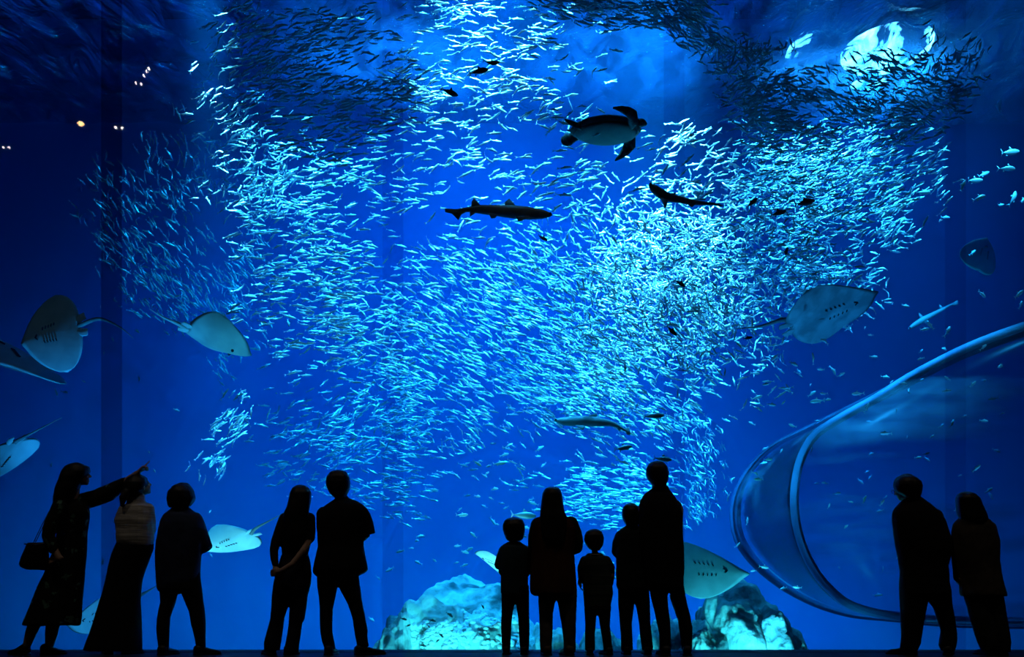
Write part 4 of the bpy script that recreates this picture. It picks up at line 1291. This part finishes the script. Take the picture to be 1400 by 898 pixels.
    q.loft(g, [(800, 373, 399), (815, 371.5, 397), (828, 371, 394), (845, 369.8, 388.5), (858, 366, 387), (870, 362.8, 385.5), (878, 361, 384.5), (889, 361.2, 382.6)], k=.9, seg=14)
    q.loft(g, [(800, 397, 425), (815, 396.5, 420.5), (828, 396.5, 419), (847, 394.8, 416.6), (853, 394, 412.8), (867, 392.2, 411.4), (878, 390, 409.6), (892, 387.5, 408.4)], k=.9, seg=14)
    g.fuse('jeans', M_JEANS, q.root, .009, 4, .006, 8, 5)
    q.shoe(370, 893, -30, .23); q.shoe(396, 893, 10, .23)

    # 5
    q = Person('person with a round short haircut in a boxy open black overshirt, legs wide apart', 10.0, (470, 895))
    q.head(463, 661, .02, yaw=-12, pitch=8, k=1.03)
    q.neck((466, 675, 0), (468, 696, 0), 8.5, 10)
    q.loft(q.body, [(692, 443, 500), (730, 445, 495), (785, 442, 492)], dmax=.12)
    q.limb(q.body, [(496, 702, 0, 7), (500, 730, .06, 6.5), (482, 742, .24, 5)])
    q.limb(q.body, [(441, 702, 0, 8.5), (438, 738, .08, 6.5), (456, 742, .24, 5)])
    q.hand(q.body, q.p(482, 742, .24), (-1, 0, .1), (0, -1, 0), 1); q.hand(q.body, q.p(456, 742, .24), (1, 0, .1), (0, -1, 0), -1)
    q.limb(q.body, [(450, 800, 0, 11), (447, 850, 0, 8), (451, 886, 0, 5.5)]); q.limb(q.body, [(478, 800, 0, 11), (491, 850, 0, 8), (495, 882, 0, 5.5)])
    q.finish()
    g = Geo(); q.haircap(g, 1.02)
    q.loft(g, [(643.6, 456, 471, 0, .05), (646, 451.5, 474.5, -.005, .085), (652, 447, 478, -.015, .105), (659, 446, 479.2, -.02, .112), (667, 447.3, 478.6, -.02, .108), (673, 450.5, 476.5, -.025, .09), (678, 455, 474, -.035, .07), (681, 459, 473, -.04, .05)])
    g.fuse('hair', M_HAIR, q.root, .009, 2, .004, 18, 6)
    g = Geo()
    q.loft(g, [(676, 462, 474), (681, 459, 477), (685, 453, 488), (690, 446, 496), (697, 438.5, 500), (706, 434.5, 501), (722, 433.5, 500), (738, 433.5, 497.5), (747, 434.5, 497.5), (758, 431.5, 499.5), (770, 429, 502), (779, 427.4, 503.8), (784, 428.5, 498), (788, 432.5, 490)], dmax=.165, pw=2.3)
    q.loft(g, [(689, 484, 495, 0, .05), (694, 484, 501, 0, .07), (702, 486, 506, .01, .08), (712, 488, 509.4, .02, .08), (724, 489, 511.6, .03, .08), (728.5, 490, 512.2, .03, .08), (730, 492, 505, .03, .07)])
    q.limb(g, [(443, 703, 0, 10.5), (441, 720, .04, 10), (442.5, 734, .08, 10)])
    g.fuse('overshirt', M_BLACKC, q.root, .011, 3, .005, 5, 6)
    g = Geo()
    q.loft(g, [(770, 434, 492), (790, 433.5, 490.5), (796, 433.5, 491.5)], dmax=.13)
    q.loft(g, [(786, 433.5, 466), (800, 434, 461.5), (817, 436.4, 459), (833, 437.2, 455), (851, 437.1, 454.4), (866, 438.2, 455.2), (878, 440.8, 457.6), (888, 444, 459.2)], k=.9, seg=14)
    q.loft(g, [(786, 456, 490), (800, 461.5, 492), (813, 469, 494.2), (827, 476.2, 496), (847, 482.5, 499.6), (862, 484.2, 503), (868, 484.8, 502.4), (877, 487, 503.2), (884, 488.5, 504.5)], k=.9, seg=14)
    g.fuse('trousers', M_TROUSER, q.root, .009, 4, .006, 8, 6)
    q.shoe(451, 893, 5, .27); q.shoe(498, 893, 60, .29, w=1.1)

    # 6 boy
    q = Person('child in a loose dark blue tee standing left of the woman in the brown tunic', 10.06, (704, 895))
    q.head(702, 722.5, .02, yaw=6, pitch=6, k=.93)
    q.neck((702.5, 735, 0), (703, 750, 0), 6, 7)
    q.loft(q.body, [(748, 687, 722), (780, 688, 722), (815, 688, 722)], dmax=.09)
    q.limb(q.body, [(689, 754, 0, 5.5), (685.5, 781, .03, 4.5), (696, 796, .12, 3.6)])
    q.limb(q.body, [(720, 754, 0, 5.5), (722.5, 781, .03, 4.5), (712, 796, .12, 3.6)])
    q.hand(q.body, q.p(696, 796, .12), (.8, .3, -.5), (0, -1, 0), -1, k=.75); q.hand(q.body, q.p(712, 796, .12), (-.8, .3, -.5), (0, -1, 0), 1, k=.75)
    q.limb(q.body, [(695, 820, 0, 6), (692, 860, 0, 5), (692, 887, 0, 3.6)]); q.limb(q.body, [(714, 820, 0, 6), (717, 860, 0, 5), (717, 887, 0, 3.6)])
    q.finish()
    g = Geo(); q.haircap(g, .93)
    q.loft(g, [(708.6, 694, 711, 0, .05), (711, 690, 715, -.01, .08), (717, 687.2, 717.4, -.02, .095), (724, 687.4, 717.8, -.02, .098), (731, 689.4, 717, -.02, .09), (737, 692, 714.6, -.03, .07), (740, 695, 711, -.03, .05)])
    g.fuse('hair', M_HAIR, q.root, .008, 2, .003, 18, 7)
    g = Geo()
    q.loft(g, [(740, 695, 711), (744, 688, 717), (748, 684, 721), (757, 682.5, 723), (770, 683, 723.5), (785, 684, 723), (800, 684, 723), (810, 684.6, 722.6), (813, 686, 722)], dmax=.115)
    q.limb(g, [(688, 752, 0, 6.6), (684.5, 764, .01, 7), (682.5, 772, .02, 7)]); q.limb(g, [(720, 752, 0, 6), (722, 766, .01, 6), (722, 773, .02, 6)])
    g.fuse('tee', M_NAVY2, q.root, .009, 3, .006, 6, 7)
    g = Geo()
    q.loft(g, [(800, 685.5, 723.5), (815, 685.8, 723.5)], dmax=.10)
    q.loft(g, [(810, 685.8, 706), (824, 686, 703.6), (838, 685.8, 701), (855, 685.1, 699), (872, 685.8, 698.4), (889, 686.6, 698)], k=.9, seg=14)
    q.loft(g, [(810, 702, 723.3), (824, 705, 723.5), (845, 708.3, 723.9), (867, 709.8, 724), (889, 710.8, 723)], k=.9, seg=14)
    g.fuse('trousers', M_TROUSER, q.root, .008, 4, .004, 8, 7)
    q.shoe(692.5, 893, 5, .20, k=.85); q.shoe(717, 893, 8, .20, k=.85)

    # 7 woman in tunic
    q = Person('person with long hair in a brown tunic over olive sleeves and washed grey jeans', 9.95, (762, 895))
    q.head(755, 684, .03, yaw=0, pitch=4)
    q.neck((755, 698, 0), (756, 714, 0), 8, 9)
    q.loft(q.body, [(712, 734, 782), (760, 736, 782), (812, 736, 784)], dmax=.11)
    q.limb(q.body, [(736, 718, 0, 7.5), (732, 750, .05, 6), (746, 756, .22, 4.6)]); q.limb(q.body, [(783, 716, 0, 7.5), (788, 745, .05, 6), (772, 752, .22, 4.6)])
    q.hand(q.body, q.p(746, 756, .22), (1, .1, .2), (0, -1, 0), -1); q.hand(q.body, q.p(772, 752, .22), (-1, .1, .2), (0, -1, 0), 1)
    q.limb(q.body, [(750, 820, 0, 10), (746, 860, 0, 7), (748, 888, 0, 5)]); q.limb(q.body, [(774, 820, 0, 10), (778, 860, 0, 7), (778, 888, 0, 5)])
    q.finish()
    g = Geo(); q.haircap(g, .97)
    q.loft(g, [(666.4, 748, 762, 0, .05), (669, 744.4, 765.4, -.01, .085), (675, 741.4, 768, -.02, .1), (684, 740.4, 769.2, -.03, .1), (697, 738.8, 771, -.05, .09), (706, 737.5, 774, -.08, .07), (720, 738, 775, -.10, .055), (737, 741, 773, -.12, .04), (744, 745, 770, -.13, .02)])
    g.fuse('hair', M_HAIR, q.root, .009, 3, .003, 18, 8)
    g = Geo()
    q.loft(g, [(704, 741, 772), (708, 733, 780), (713, 728.6, 785), (722, 726, 788), (738, 726, 787), (757, 726, 785), (775, 725.5, 786.5), (789, 725, 787.6), (803, 724.5, 788.6), (810, 725, 788.8), (814, 730, 788)], dmax=.165)
    g.fuse('tunic', M_BROWN, q.root, .011, 3, .007, 7, 8, (2, 2, .3))
    g = Geo()
    q.limb(g, [(735, 717, 0, 10), (731, 733, .02, 9.8), (730.5, 748, .04, 9), (741, 757, .16, 7)])
    g.fuse('sleeve', M_OLIVE, q.root, .010, 3, .006, 7, 8)
    g = Geo()
    q.limb(g, [(780, 715, 0, 10), (785.5, 728, .02, 10), (788.5, 740, .03, 9.4), (788, 748, .05, 9), (776, 754, .16, 7)])
    g.fuse('sleeve', M_OLIVE, q.root, .010, 3, .006, 7, 9)
    g = Geo()
    q.loft(g, [(800, 736, 788.6), (818, 736, 789)], dmax=.13)
    q.loft(g, [(812, 736, 763), (820, 736, 760.4), (836, 736.4, 756.6), (850, 736.8, 755.4), (867, 737, 755), (880, 738, 755), (892, 739.4, 755.4)], k=.9, seg=14)
    q.loft(g, [(812, 759, 789.2), (825, 762.9, 788.8), (838, 765.5, 788.2), (851, 767.5, 787.7), (867, 769, 787.2), (882, 770.2, 786.7), (892, 770, 786.6)], k=.9, seg=14)
    g.fuse('jeans', M_GREYJEAN, q.root, .009, 4, .008, 9, 8)
    q.shoe(748, 893, -3, .25, mat=M_SHOEB); q.shoe(777, 893, -14, .26, mat=M_SHOEB)

    # 8 small boy
    q = Person('smallest child in a dark green striped top with a pale collar line', 10.0, (815, 895))
    q.head(812, 737, .02, yaw=-4, pitch=10, k=.84)
    q.neck((813, 749, 0), (814, 764, 0), 5.4, 6)
    q.loft(q.body, [(762, 800, 830), (800, 801, 832), (830, 801, 832)], dmax=.085)
    q.limb(q.body, [(799, 768, 0, 5), (794.5, 788, 0, 4), (793, 797, .02, 3.4)]); q.limb(q.body, [(831, 768, 0, 5), (836, 788, 0, 4), (834, 802, .05, 3.4)])
    q.hand(q.body, q.p(793, 795, .02), (.1, .1, -1), (1, 0, 0), 1, k=.66); q.hand(q.body, q.p(834, 801, .05), (-.1, .2, -1), (-1, 0, 0), -1, k=.66)
    q.limb(q.body, [(807, 835, 0, 6), (806, 860, 0, 4.6), (806, 887, 0, 3.4)]); q.limb(q.body, [(826, 835, 0, 6), (829, 860, 0, 4.6), (831, 887, 0, 3.4)])
    q.finish()
    g = Geo(); q.haircap(g, .83)
    q.loft(g, [(724.2, 806, 819, 0, .045), (726.5, 801.5, 822.5, -.01, .07), (732, 798.6, 825.2, -.02, .085), (738, 798.3, 825.8, -.02, .088), (744, 800.4, 824.8, -.02, .08), (749.5, 803.8, 821.8, -.025, .065), (752.5, 807, 819, -.03, .045)])
    g.fuse('hair', M_HAIR, q.root, .008, 2, .003, 18, 9)
    g = Geo()
    q.loft(g, [(756, 804.5, 821.5), (760, 799.5, 826.5), (764, 796, 830), (772, 796, 833), (790, 796.5, 836), (803, 796.6, 837.5), (812, 796.8, 838), (820, 797.4, 836.6), (829, 798, 834.4), (832, 800, 832)], dmax=.11)
    q.limb(g, [(799.5, 766, 0, 6.4), (795.5, 776, 0, 6.4), (794.6, 788, 0, 4.6), (794.4, 793, .01, 3.8)]); q.limb(g, [(829, 766, 0, 6.6), (834.5, 776, 0, 6.6), (836, 788, .02, 5), (835.5, 798, .04, 4)])
    o = g.fuse('striped_top', M_STRIPE, q.root, .0085, 3, .005, 7, 9)
    c0 = q.p(813, 757.5, -.005)
    Geo().tube([c0 + Vector((.062 * math.cos(a), .066 * math.sin(a), .006 * math.sin(a))) for a in (2 * math.pi * i / 24 for i in range(24))], .006, 8, closed=True).build('collar', M_SWEATER, q.root)
    g = Geo()
    q.loft(g, [(822, 799, 835), (834, 798.8, 835)], dmax=.095)
    q.loft(g, [(830, 798.8, 818), (838, 799, 816), (852, 799.8, 814.6), (870, 799.8, 813.4), (889, 799.5, 813.5)], k=.9, seg=14)
    q.loft(g, [(830, 816, 835), (843, 818.2, 834.4), (855, 819.8, 834), (868, 822.2, 835.6), (880, 824.2, 837), (890, 825.5, 838)], k=.9, seg=14)
    g.fuse('trousers', M_TROUSER, q.root, .008, 4, .004, 8, 9)
    q.shoe(806.5, 893, 0, .19, k=.8); q.shoe(831, 893, -20, .20, k=.8)

    # 9
    q = Person('child in a dark teal padded jacket leaning against the tallest man', 10.08, (867, 895))
    q.head(863, 703, .02, yaw=8, pitch=6, k=.93)
    q.neck((864, 716, 0), (864, 732, 0), 6.4, 7.4)
    q.loft(q.body, [(728, 848, 884), (760, 848, 886), (810, 848, 886)], dmax=.10)
    q.limb(q.body, [(848, 734, 0, 6.4), (844, 756, .05, 5), (860, 766, .18, 4)]); q.limb(q.body, [(884, 734, 0, 6.4), (889, 760, .05, 5), (876, 768, .18, 4)])
    q.hand(q.body, q.p(860, 766, .18), (1, .1, .1), (0, -1, 0), -1, k=.8); q.hand(q.body, q.p(876, 768, .18), (-1, .1, .1), (0, -1, 0), 1, k=.8)
    q.limb(q.body, [(857, 820, 0, 7), (856, 860, 0, 5), (857, 887, 0, 4)]); q.limb(q.body, [(877, 820, 0, 7), (882, 860, 0, 5), (885, 887, 0, 4)])
    q.finish()
    g = Geo(); q.haircap(g, .94)
    q.loft(g, [(689.8, 855, 869, 0, .05), (692, 852.5, 873, -.01, .08), (698, 850, 876, -.02, .095), (705, 850, 877, -.02, .098), (712, 852, 875.6, -.02, .088), (718, 855.4, 872.4, -.03, .07), (721, 858, 870, -.03, .05)])
    g.fuse('hair', M_HAIR, q.root, .008, 2, .003, 18, 10)
    g = Geo()
    q.loft(g, [(718, 856, 873), (723, 848.5, 881), (728, 844.5, 886), (737, 842, 889), (751, 842, 890), (765, 842.4, 890), (785, 842.4, 889), (800, 842.8, 888), (806, 844, 887)], dmax=.135)
    q.limb(g, [(849, 733, 0, 8.6), (845.4, 743, .02, 8.6), (844.8, 753, .05, 8), (857, 765, .15, 6.4)]); q.limb(g, [(883, 733, 0, 8), (887, 748, .02, 8), (887.5, 758, .05, 7.4), (878, 767, .15, 6)])
    g.fuse('padded_jacket', M_PUFF, q.root, .010, 3, .006, 6, 10, (1, 1, 1.6))
    g = Geo()
    q.loft(g, [(795, 844.6, 888), (812, 844.6, 887.6)], dmax=.11)
    q.loft(g, [(808, 844.6, 869), (825, 845, 867.3), (851.5, 847.2, 864), (867, 848.6, 864.6), (889, 848.7, 865.7)], k=.9, seg=14)
    q.loft(g, [(808, 865, 887.6), (825, 868.6, 888.2), (840, 871.6, 888.6), (852, 873.6, 889), (870, 875.3, 891.4), (889, 877.3, 893.6)], k=.9, seg=14)
    g.fuse('trousers', M_TROUSER, q.root, .008, 4, .004, 8, 10)
    q.shoe(857, 893, 0, .22, k=.88); q.shoe(885, 893, 0, .22, k=.88)

    # 10 tall man
    q = Person('tallest person, in a long loose black shirt, standing at the right of the family', 9.93, (920, 895))
    q.head(899, 649.5, .02, yaw=-18, pitch=10, k=1.05)
    q.neck((900, 664, 0), (902, 684, 0), 9, 10.5)
    q.loft(q.body, [(680, 880, 928), (730, 880, 926), (800, 882, 928)], dmax=.12)
    q.limb(q.body, [(926, 696, 0, 8.5), (928, 738, .03, 7), (925, 775, .10, 5)]); q.limb(q.body, [(881, 696, 0, 8.5), (880, 738, .03, 7), (885, 775, .12, 5)])
    q.hand(q.body, q.p(924, 775, .12), (-.4, .4, -1), (-1, 0, 0), -1); q.hand(q.body, q.p(887, 768, .15), (.4, .6, -.7), (1, 0, 0), 1)
    q.limb(q.body, [(898, 815, 0, 11), (908, 860, 0, 7.5), (910, 887, 0, 5.4)]); q.limb(q.body, [(924, 815, 0, 11), (937, 860, 0, 7.5), (939, 887, 0, 5.4)])
    q.finish()
    g = Geo(); q.haircap(g, 1.0)
    q.loft(g, [(631.4, 891, 906, 0, .05), (634, 886.5, 909, -.005, .085), (639, 883.5, 912, -.015, .105), (645, 882.2, 914, -.02, .11), (651, 883, 914.2, -.02, .108), (657, 885.8, 912.6, -.025, .095), (661, 890, 911, -.03, .08), (666, 895, 910, -.035, .055)])
    g.fuse('hair', M_HAIR, q.root, .009, 2, .004, 18, 11)
    g = Geo()
    q.loft(g, [(664, 895, 913), (668, 892, 915), (672, 886, 918), (677, 880, 922), (684, 875.5, 926), (692, 873.4, 930.5), (702, 873, 933.6), (729, 873.5, 934.4), (758, 876, 935.4), (780, 880, 935.2), (790, 883, 934), (802, 886.5, 933.6), (806, 889, 932)], dmax=.165)
    q.limb(g, [(924, 693, 0, 9.5), (925.5, 715, .02, 9), (925, 745, .05, 8.8), (925, 770, .08, 8)]); q.limb(g, [(884, 693, 0, 9.5), (883, 715, .02, 9), (884, 745, .05, 8.4), (886, 768, .1, 7)])
    g.fuse('long_shirt', M_BLACKC, q.root, .011, 3, .005, 6, 11)
    g = Geo()
    q.loft(g, [(790, 886.5, 934), (804, 887, 934.6)], dmax=.13)
    q.loft(g, [(798, 886, 914), (815, 890, 912.8), (831, 893.8, 914), (850, 897.6, 916.8), (867, 900.8, 917.6), (889, 901.6, 917.8)], k=.9, seg=14)
    q.loft(g, [(798, 911.5, 934.4), (815, 916.8, 937), (828, 920.5, 940), (840, 926, 943.6), (857, 928.6, 946.6), (873, 931, 946.4), (889, 932.7, 946)], k=.9, seg=14)
    g.fuse('trousers', M_TROUSER, q.root, .009, 4, .005, 8, 11)
    q.shoe(909, 893, -6, .28); q.shoe(939, 893, 4, .28)

    # 11 man with glasses
    q = Person('person with spectacles and short hair leaning forward in a black jacket', 10.0, (1265, 895))
    q.head(1239.5, 667, .04, yaw=-42, pitch=-14, k=1.04)
    q.neck((1245, 680, .02), (1252, 698, 0), 9, 11)
    q.loft(q.body, [(694, 1232, 1274), (730, 1235, 1285), (800, 1238, 1292)], dmax=.12)
    q.limb(q.body, [(1233, 702, 0, 8.5), (1236, 740, .05, 6.5), (1248, 768, .2, 5)]); q.limb(q.body, [(1280, 708, 0, 9), (1291, 742, .04, 7), (1280, 768, .2, 5)])
    q.hand(q.body, q.p(1248, 768, .2), (.7, .4, -.5), (0, -1, 0), -1); q.hand(q.body, q.p(1280, 768, .2), (-.7, .4, -.5), (0, -1, 0), 1)
    q.limb(q.body, [(1250, 815, 0, 11), (1246, 860, 0, 8), (1242, 887, 0, 5.5)]); q.limb(q.body, [(1282, 815, 0, 11), (1294, 860, 0, 8), (1296, 887, 0, 5.5)])
    q.finish()
    g = Geo(); q.haircap(g, 1.0, off=(0, -.02, .034))
    q.loft(g, [(650.4, 1230, 1247, 0, .05), (653, 1225.5, 1252.5, -.005, .085), (658, 1222, 1257.5, -.015, .105), (664, 1221.2, 1259.4, -.02, .11), (669.5, 1222.6, 1259, -.02, .105), (673.5, 1226.5, 1258, -.03, .09), (677, 1232, 1256.5, -.04, .075), (681, 1238, 1255, -.045, .05)])
    g.fuse('hair', M_HAIR, q.root, .009, 2, .004, 18, 12)
    # spectacles
    sp = Geo(); H = lambda v: q.HC + q.HM @ (Vector(v) * q.HK)
    for s in (1, -1):
        sp.tube([H((s * .033 + .024 * math.cos(a), .100, -.002 + .019 * math.sin(a))) for a in (2 * math.pi * i / 20 for i in range(20))], .0022, 6, closed=True)
        sp.tube([H((s * .057, .099, .003)), H((s * .076, .060, .004)), H((s * .079, -.01, .002))], .0022, 6)
    sp.tube([H((-.010, .102, .003)), H((0, .106, .005)), H((.010, .102, .003))], .0022, 6)
    sp.build('spectacles', M_GLASSF, q.root)
    g = Geo()
    q.loft(g, [(678, 1241, 1257), (682, 1235, 1263), (688, 1229, 1271), (694, 1223.5, 1278), (701, 1220.4, 1285), (712, 1220.4, 1292), (733, 1223.4, 1298.4), (752, 1227, 1301.4), (761, 1228.6, 1298), (773, 1230.3, 1295), (784, 1231.8, 1296), (790, 1233, 1294.6)], dmax=.17)
    q.limb(g, [(1232, 702, 0, 10), (1234, 725, .03, 9.4), (1237.5, 745, .08, 9), (1247, 763, .16, 7)]); q.limb(g, [(1279, 706, 0, 11), (1288.5, 728, .03, 10.4), (1291.5, 746, .06, 9.6), (1285, 760, .14, 8)])
    g.fuse('jacket', M_BLACKC, q.root, .011, 3, .005, 6, 12)
    g = Geo()
    q.loft(g, [(776, 1231, 1296), (795, 1230.6, 1297), (812, 1230.8, 1299.8)], dmax=.14)
    q.loft(g, [(804, 1230.6, 1272), (820, 1231.2, 1267.6), (836, 1232, 1265.2), (855, 1232, 1262.4), (870, 1232, 1260), (880, 1231, 1258.4), (890, 1230, 1253.4)], k=.85, seg=14)
    q.loft(g, [(804, 1260, 1299), (820, 1268.4, 1301), (830, 1276.4, 1302.2), (846, 1282, 1304.8), (862, 1287, 1307), (873, 1285, 1307.8), (882, 1283.6, 1306.8), (890, 1287, 1304)], k=.85, seg=14)
    g.fuse('trousers', M_BLACKC, q.root, .009, 4, .007, 7, 12)
    q.shoe(1240, 893, -40, .29); q.shoe(1296, 893, 25, .28)

    # 12
    q = Person('person with a rounded bob in a grey brown hip-length coat beside the leaning man', 9.95, (1355, 895))
    q.head(1322, 690, .03, yaw=-16, pitch=4, k=1.0)
    q.neck((1325, 704, 0), (1330, 720, 0), 8, 9)
    q.loft(q.body, [(718, 1312, 1352), (760, 1316, 1356), (812, 1322, 1366)], dmax=.11)
    q.limb(q.body, [(1312, 722, 0, 7.5), (1311, 755, 0, 6), (1309, 788, .02, 4.6)]); q.limb(q.body, [(1354, 724, 0, 7.5), (1360, 758, .02, 6), (1360, 790, .08, 4.6)])
    q.hand(q.body, q.p(1309, 784, .02), (.15, .2, -1), (1, 0, 0), 1, k=.9); q.hand(q.body, q.p(1360, 788, .08), (-.1, .3, -1), (-1, 0, 0), -1, k=.9)
    q.limb(q.body, [(1336, 825, 0, 10), (1350, 888, 0, 5)]); q.limb(q.body, [(1356, 825, 0, 10), (1370, 888, 0, 5)])
    q.finish()
    g = Geo(); q.haircap(g, 1.0)
    q.loft(g, [(673, 1313, 1328, 0, .05), (675.5, 1309, 1332.5, -.01, .085), (681, 1306.4, 1336.6, -.02, .105), (688, 1306.4, 1340, -.02, .11), (696, 1307, 1343.4, -.025, .11), (705, 1307.6, 1346.8, -.03, .108), (710, 1311, 1347, -.04, .10), (715, 1320, 1343.4, -.05, .08), (717, 1326, 1339, -.05, .06)])
    g.fuse('hair', M_HAIR, q.root, .009, 3, .004, 18, 13)
    g = Geo()
    q.loft(g, [(706, 1314, 1345), (711, 1307.5, 1352), (718, 1304, 1357.6), (728, 1303, 1361.4), (745, 1304.6, 1364), (765, 1308, 1366), (785, 1311.6, 1368.6), (800, 1312.6, 1372), (810, 1313, 1374.6), (815, 1315, 1375)], dmax=.165)
    q.limb(g, [(1310.5, 720, 0, 9), (1308.6, 735, 0, 8.4), (1308.4, 755, 0, 7.6), (1309.6, 775, .01, 6.4), (1310.4, 790, .02, 5.6)]); q.limb(g, [(1353, 722, 0, 9.4), (1359, 740, .01, 8.8), (1361.5, 765, .04, 8.2), (1361.5, 785, .07, 7.6)])
    g.fuse('coat', M_COAT, q.root, .011, 3, .007, 6, 13, (1.6, 1.6, .5))
    g = Geo()
    q.loft(g, [(806, 1318, 1370.5), (818, 1318.4, 1371)], dmax=.13)
    q.loft(g, [(814, 1318, 1350), (840, 1325, 1356), (868, 1334, 1362.6), (889, 1342.4, 1365)], k=.85, seg=14)
    q.loft(g, [(814, 1340, 1370.4), (840, 1346, 1374.6), (862, 1353, 1378.8), (878, 1358, 1381.4), (891, 1361, 1380.8)], k=.85, seg=14)
    g.fuse('trousers', M_OFF, q.root, .009, 4, .007, 7, 13)
    q.shoe(1352, 893, -20, .24); q.shoe(1371, 893, 15, .24)


# ------------------------------------------------------------------ driver
def settings():
    SC.view_settings.view_transform = 'Standard'
    SC.view_settings.look = 'None'
    SC.view_settings.gamma = 1
    SC.view_settings.use_curve_mapping = False
    SC.view_settings.exposure = 0
    w = bpy.data.worlds.new('world'); SC.world = w
    w.use_nodes = True
    w.node_tree.nodes['Background'].inputs[1].default_value = 0
    cy = SC.cycles
    cy.max_bounces = 5; cy.diffuse_bounces = 2; cy.glossy_bounces = 2; cy.transmission_bounces = 4
    cy.volume_bounces = 0; cy.transparent_max_bounces = 12
    cy.use_denoising = True
    cy.use_adaptive_sampling = True; cy.adaptive_threshold = .025
    cy.sample_clamp_indirect = 4
    cy.caustics_reflective = False; cy.caustics_refractive = False


people(); settings(); camera(); setting(); lights(); floodlights(); animals(); reef(); tunnel(); hall_lamps(); school(); spindle_fish()
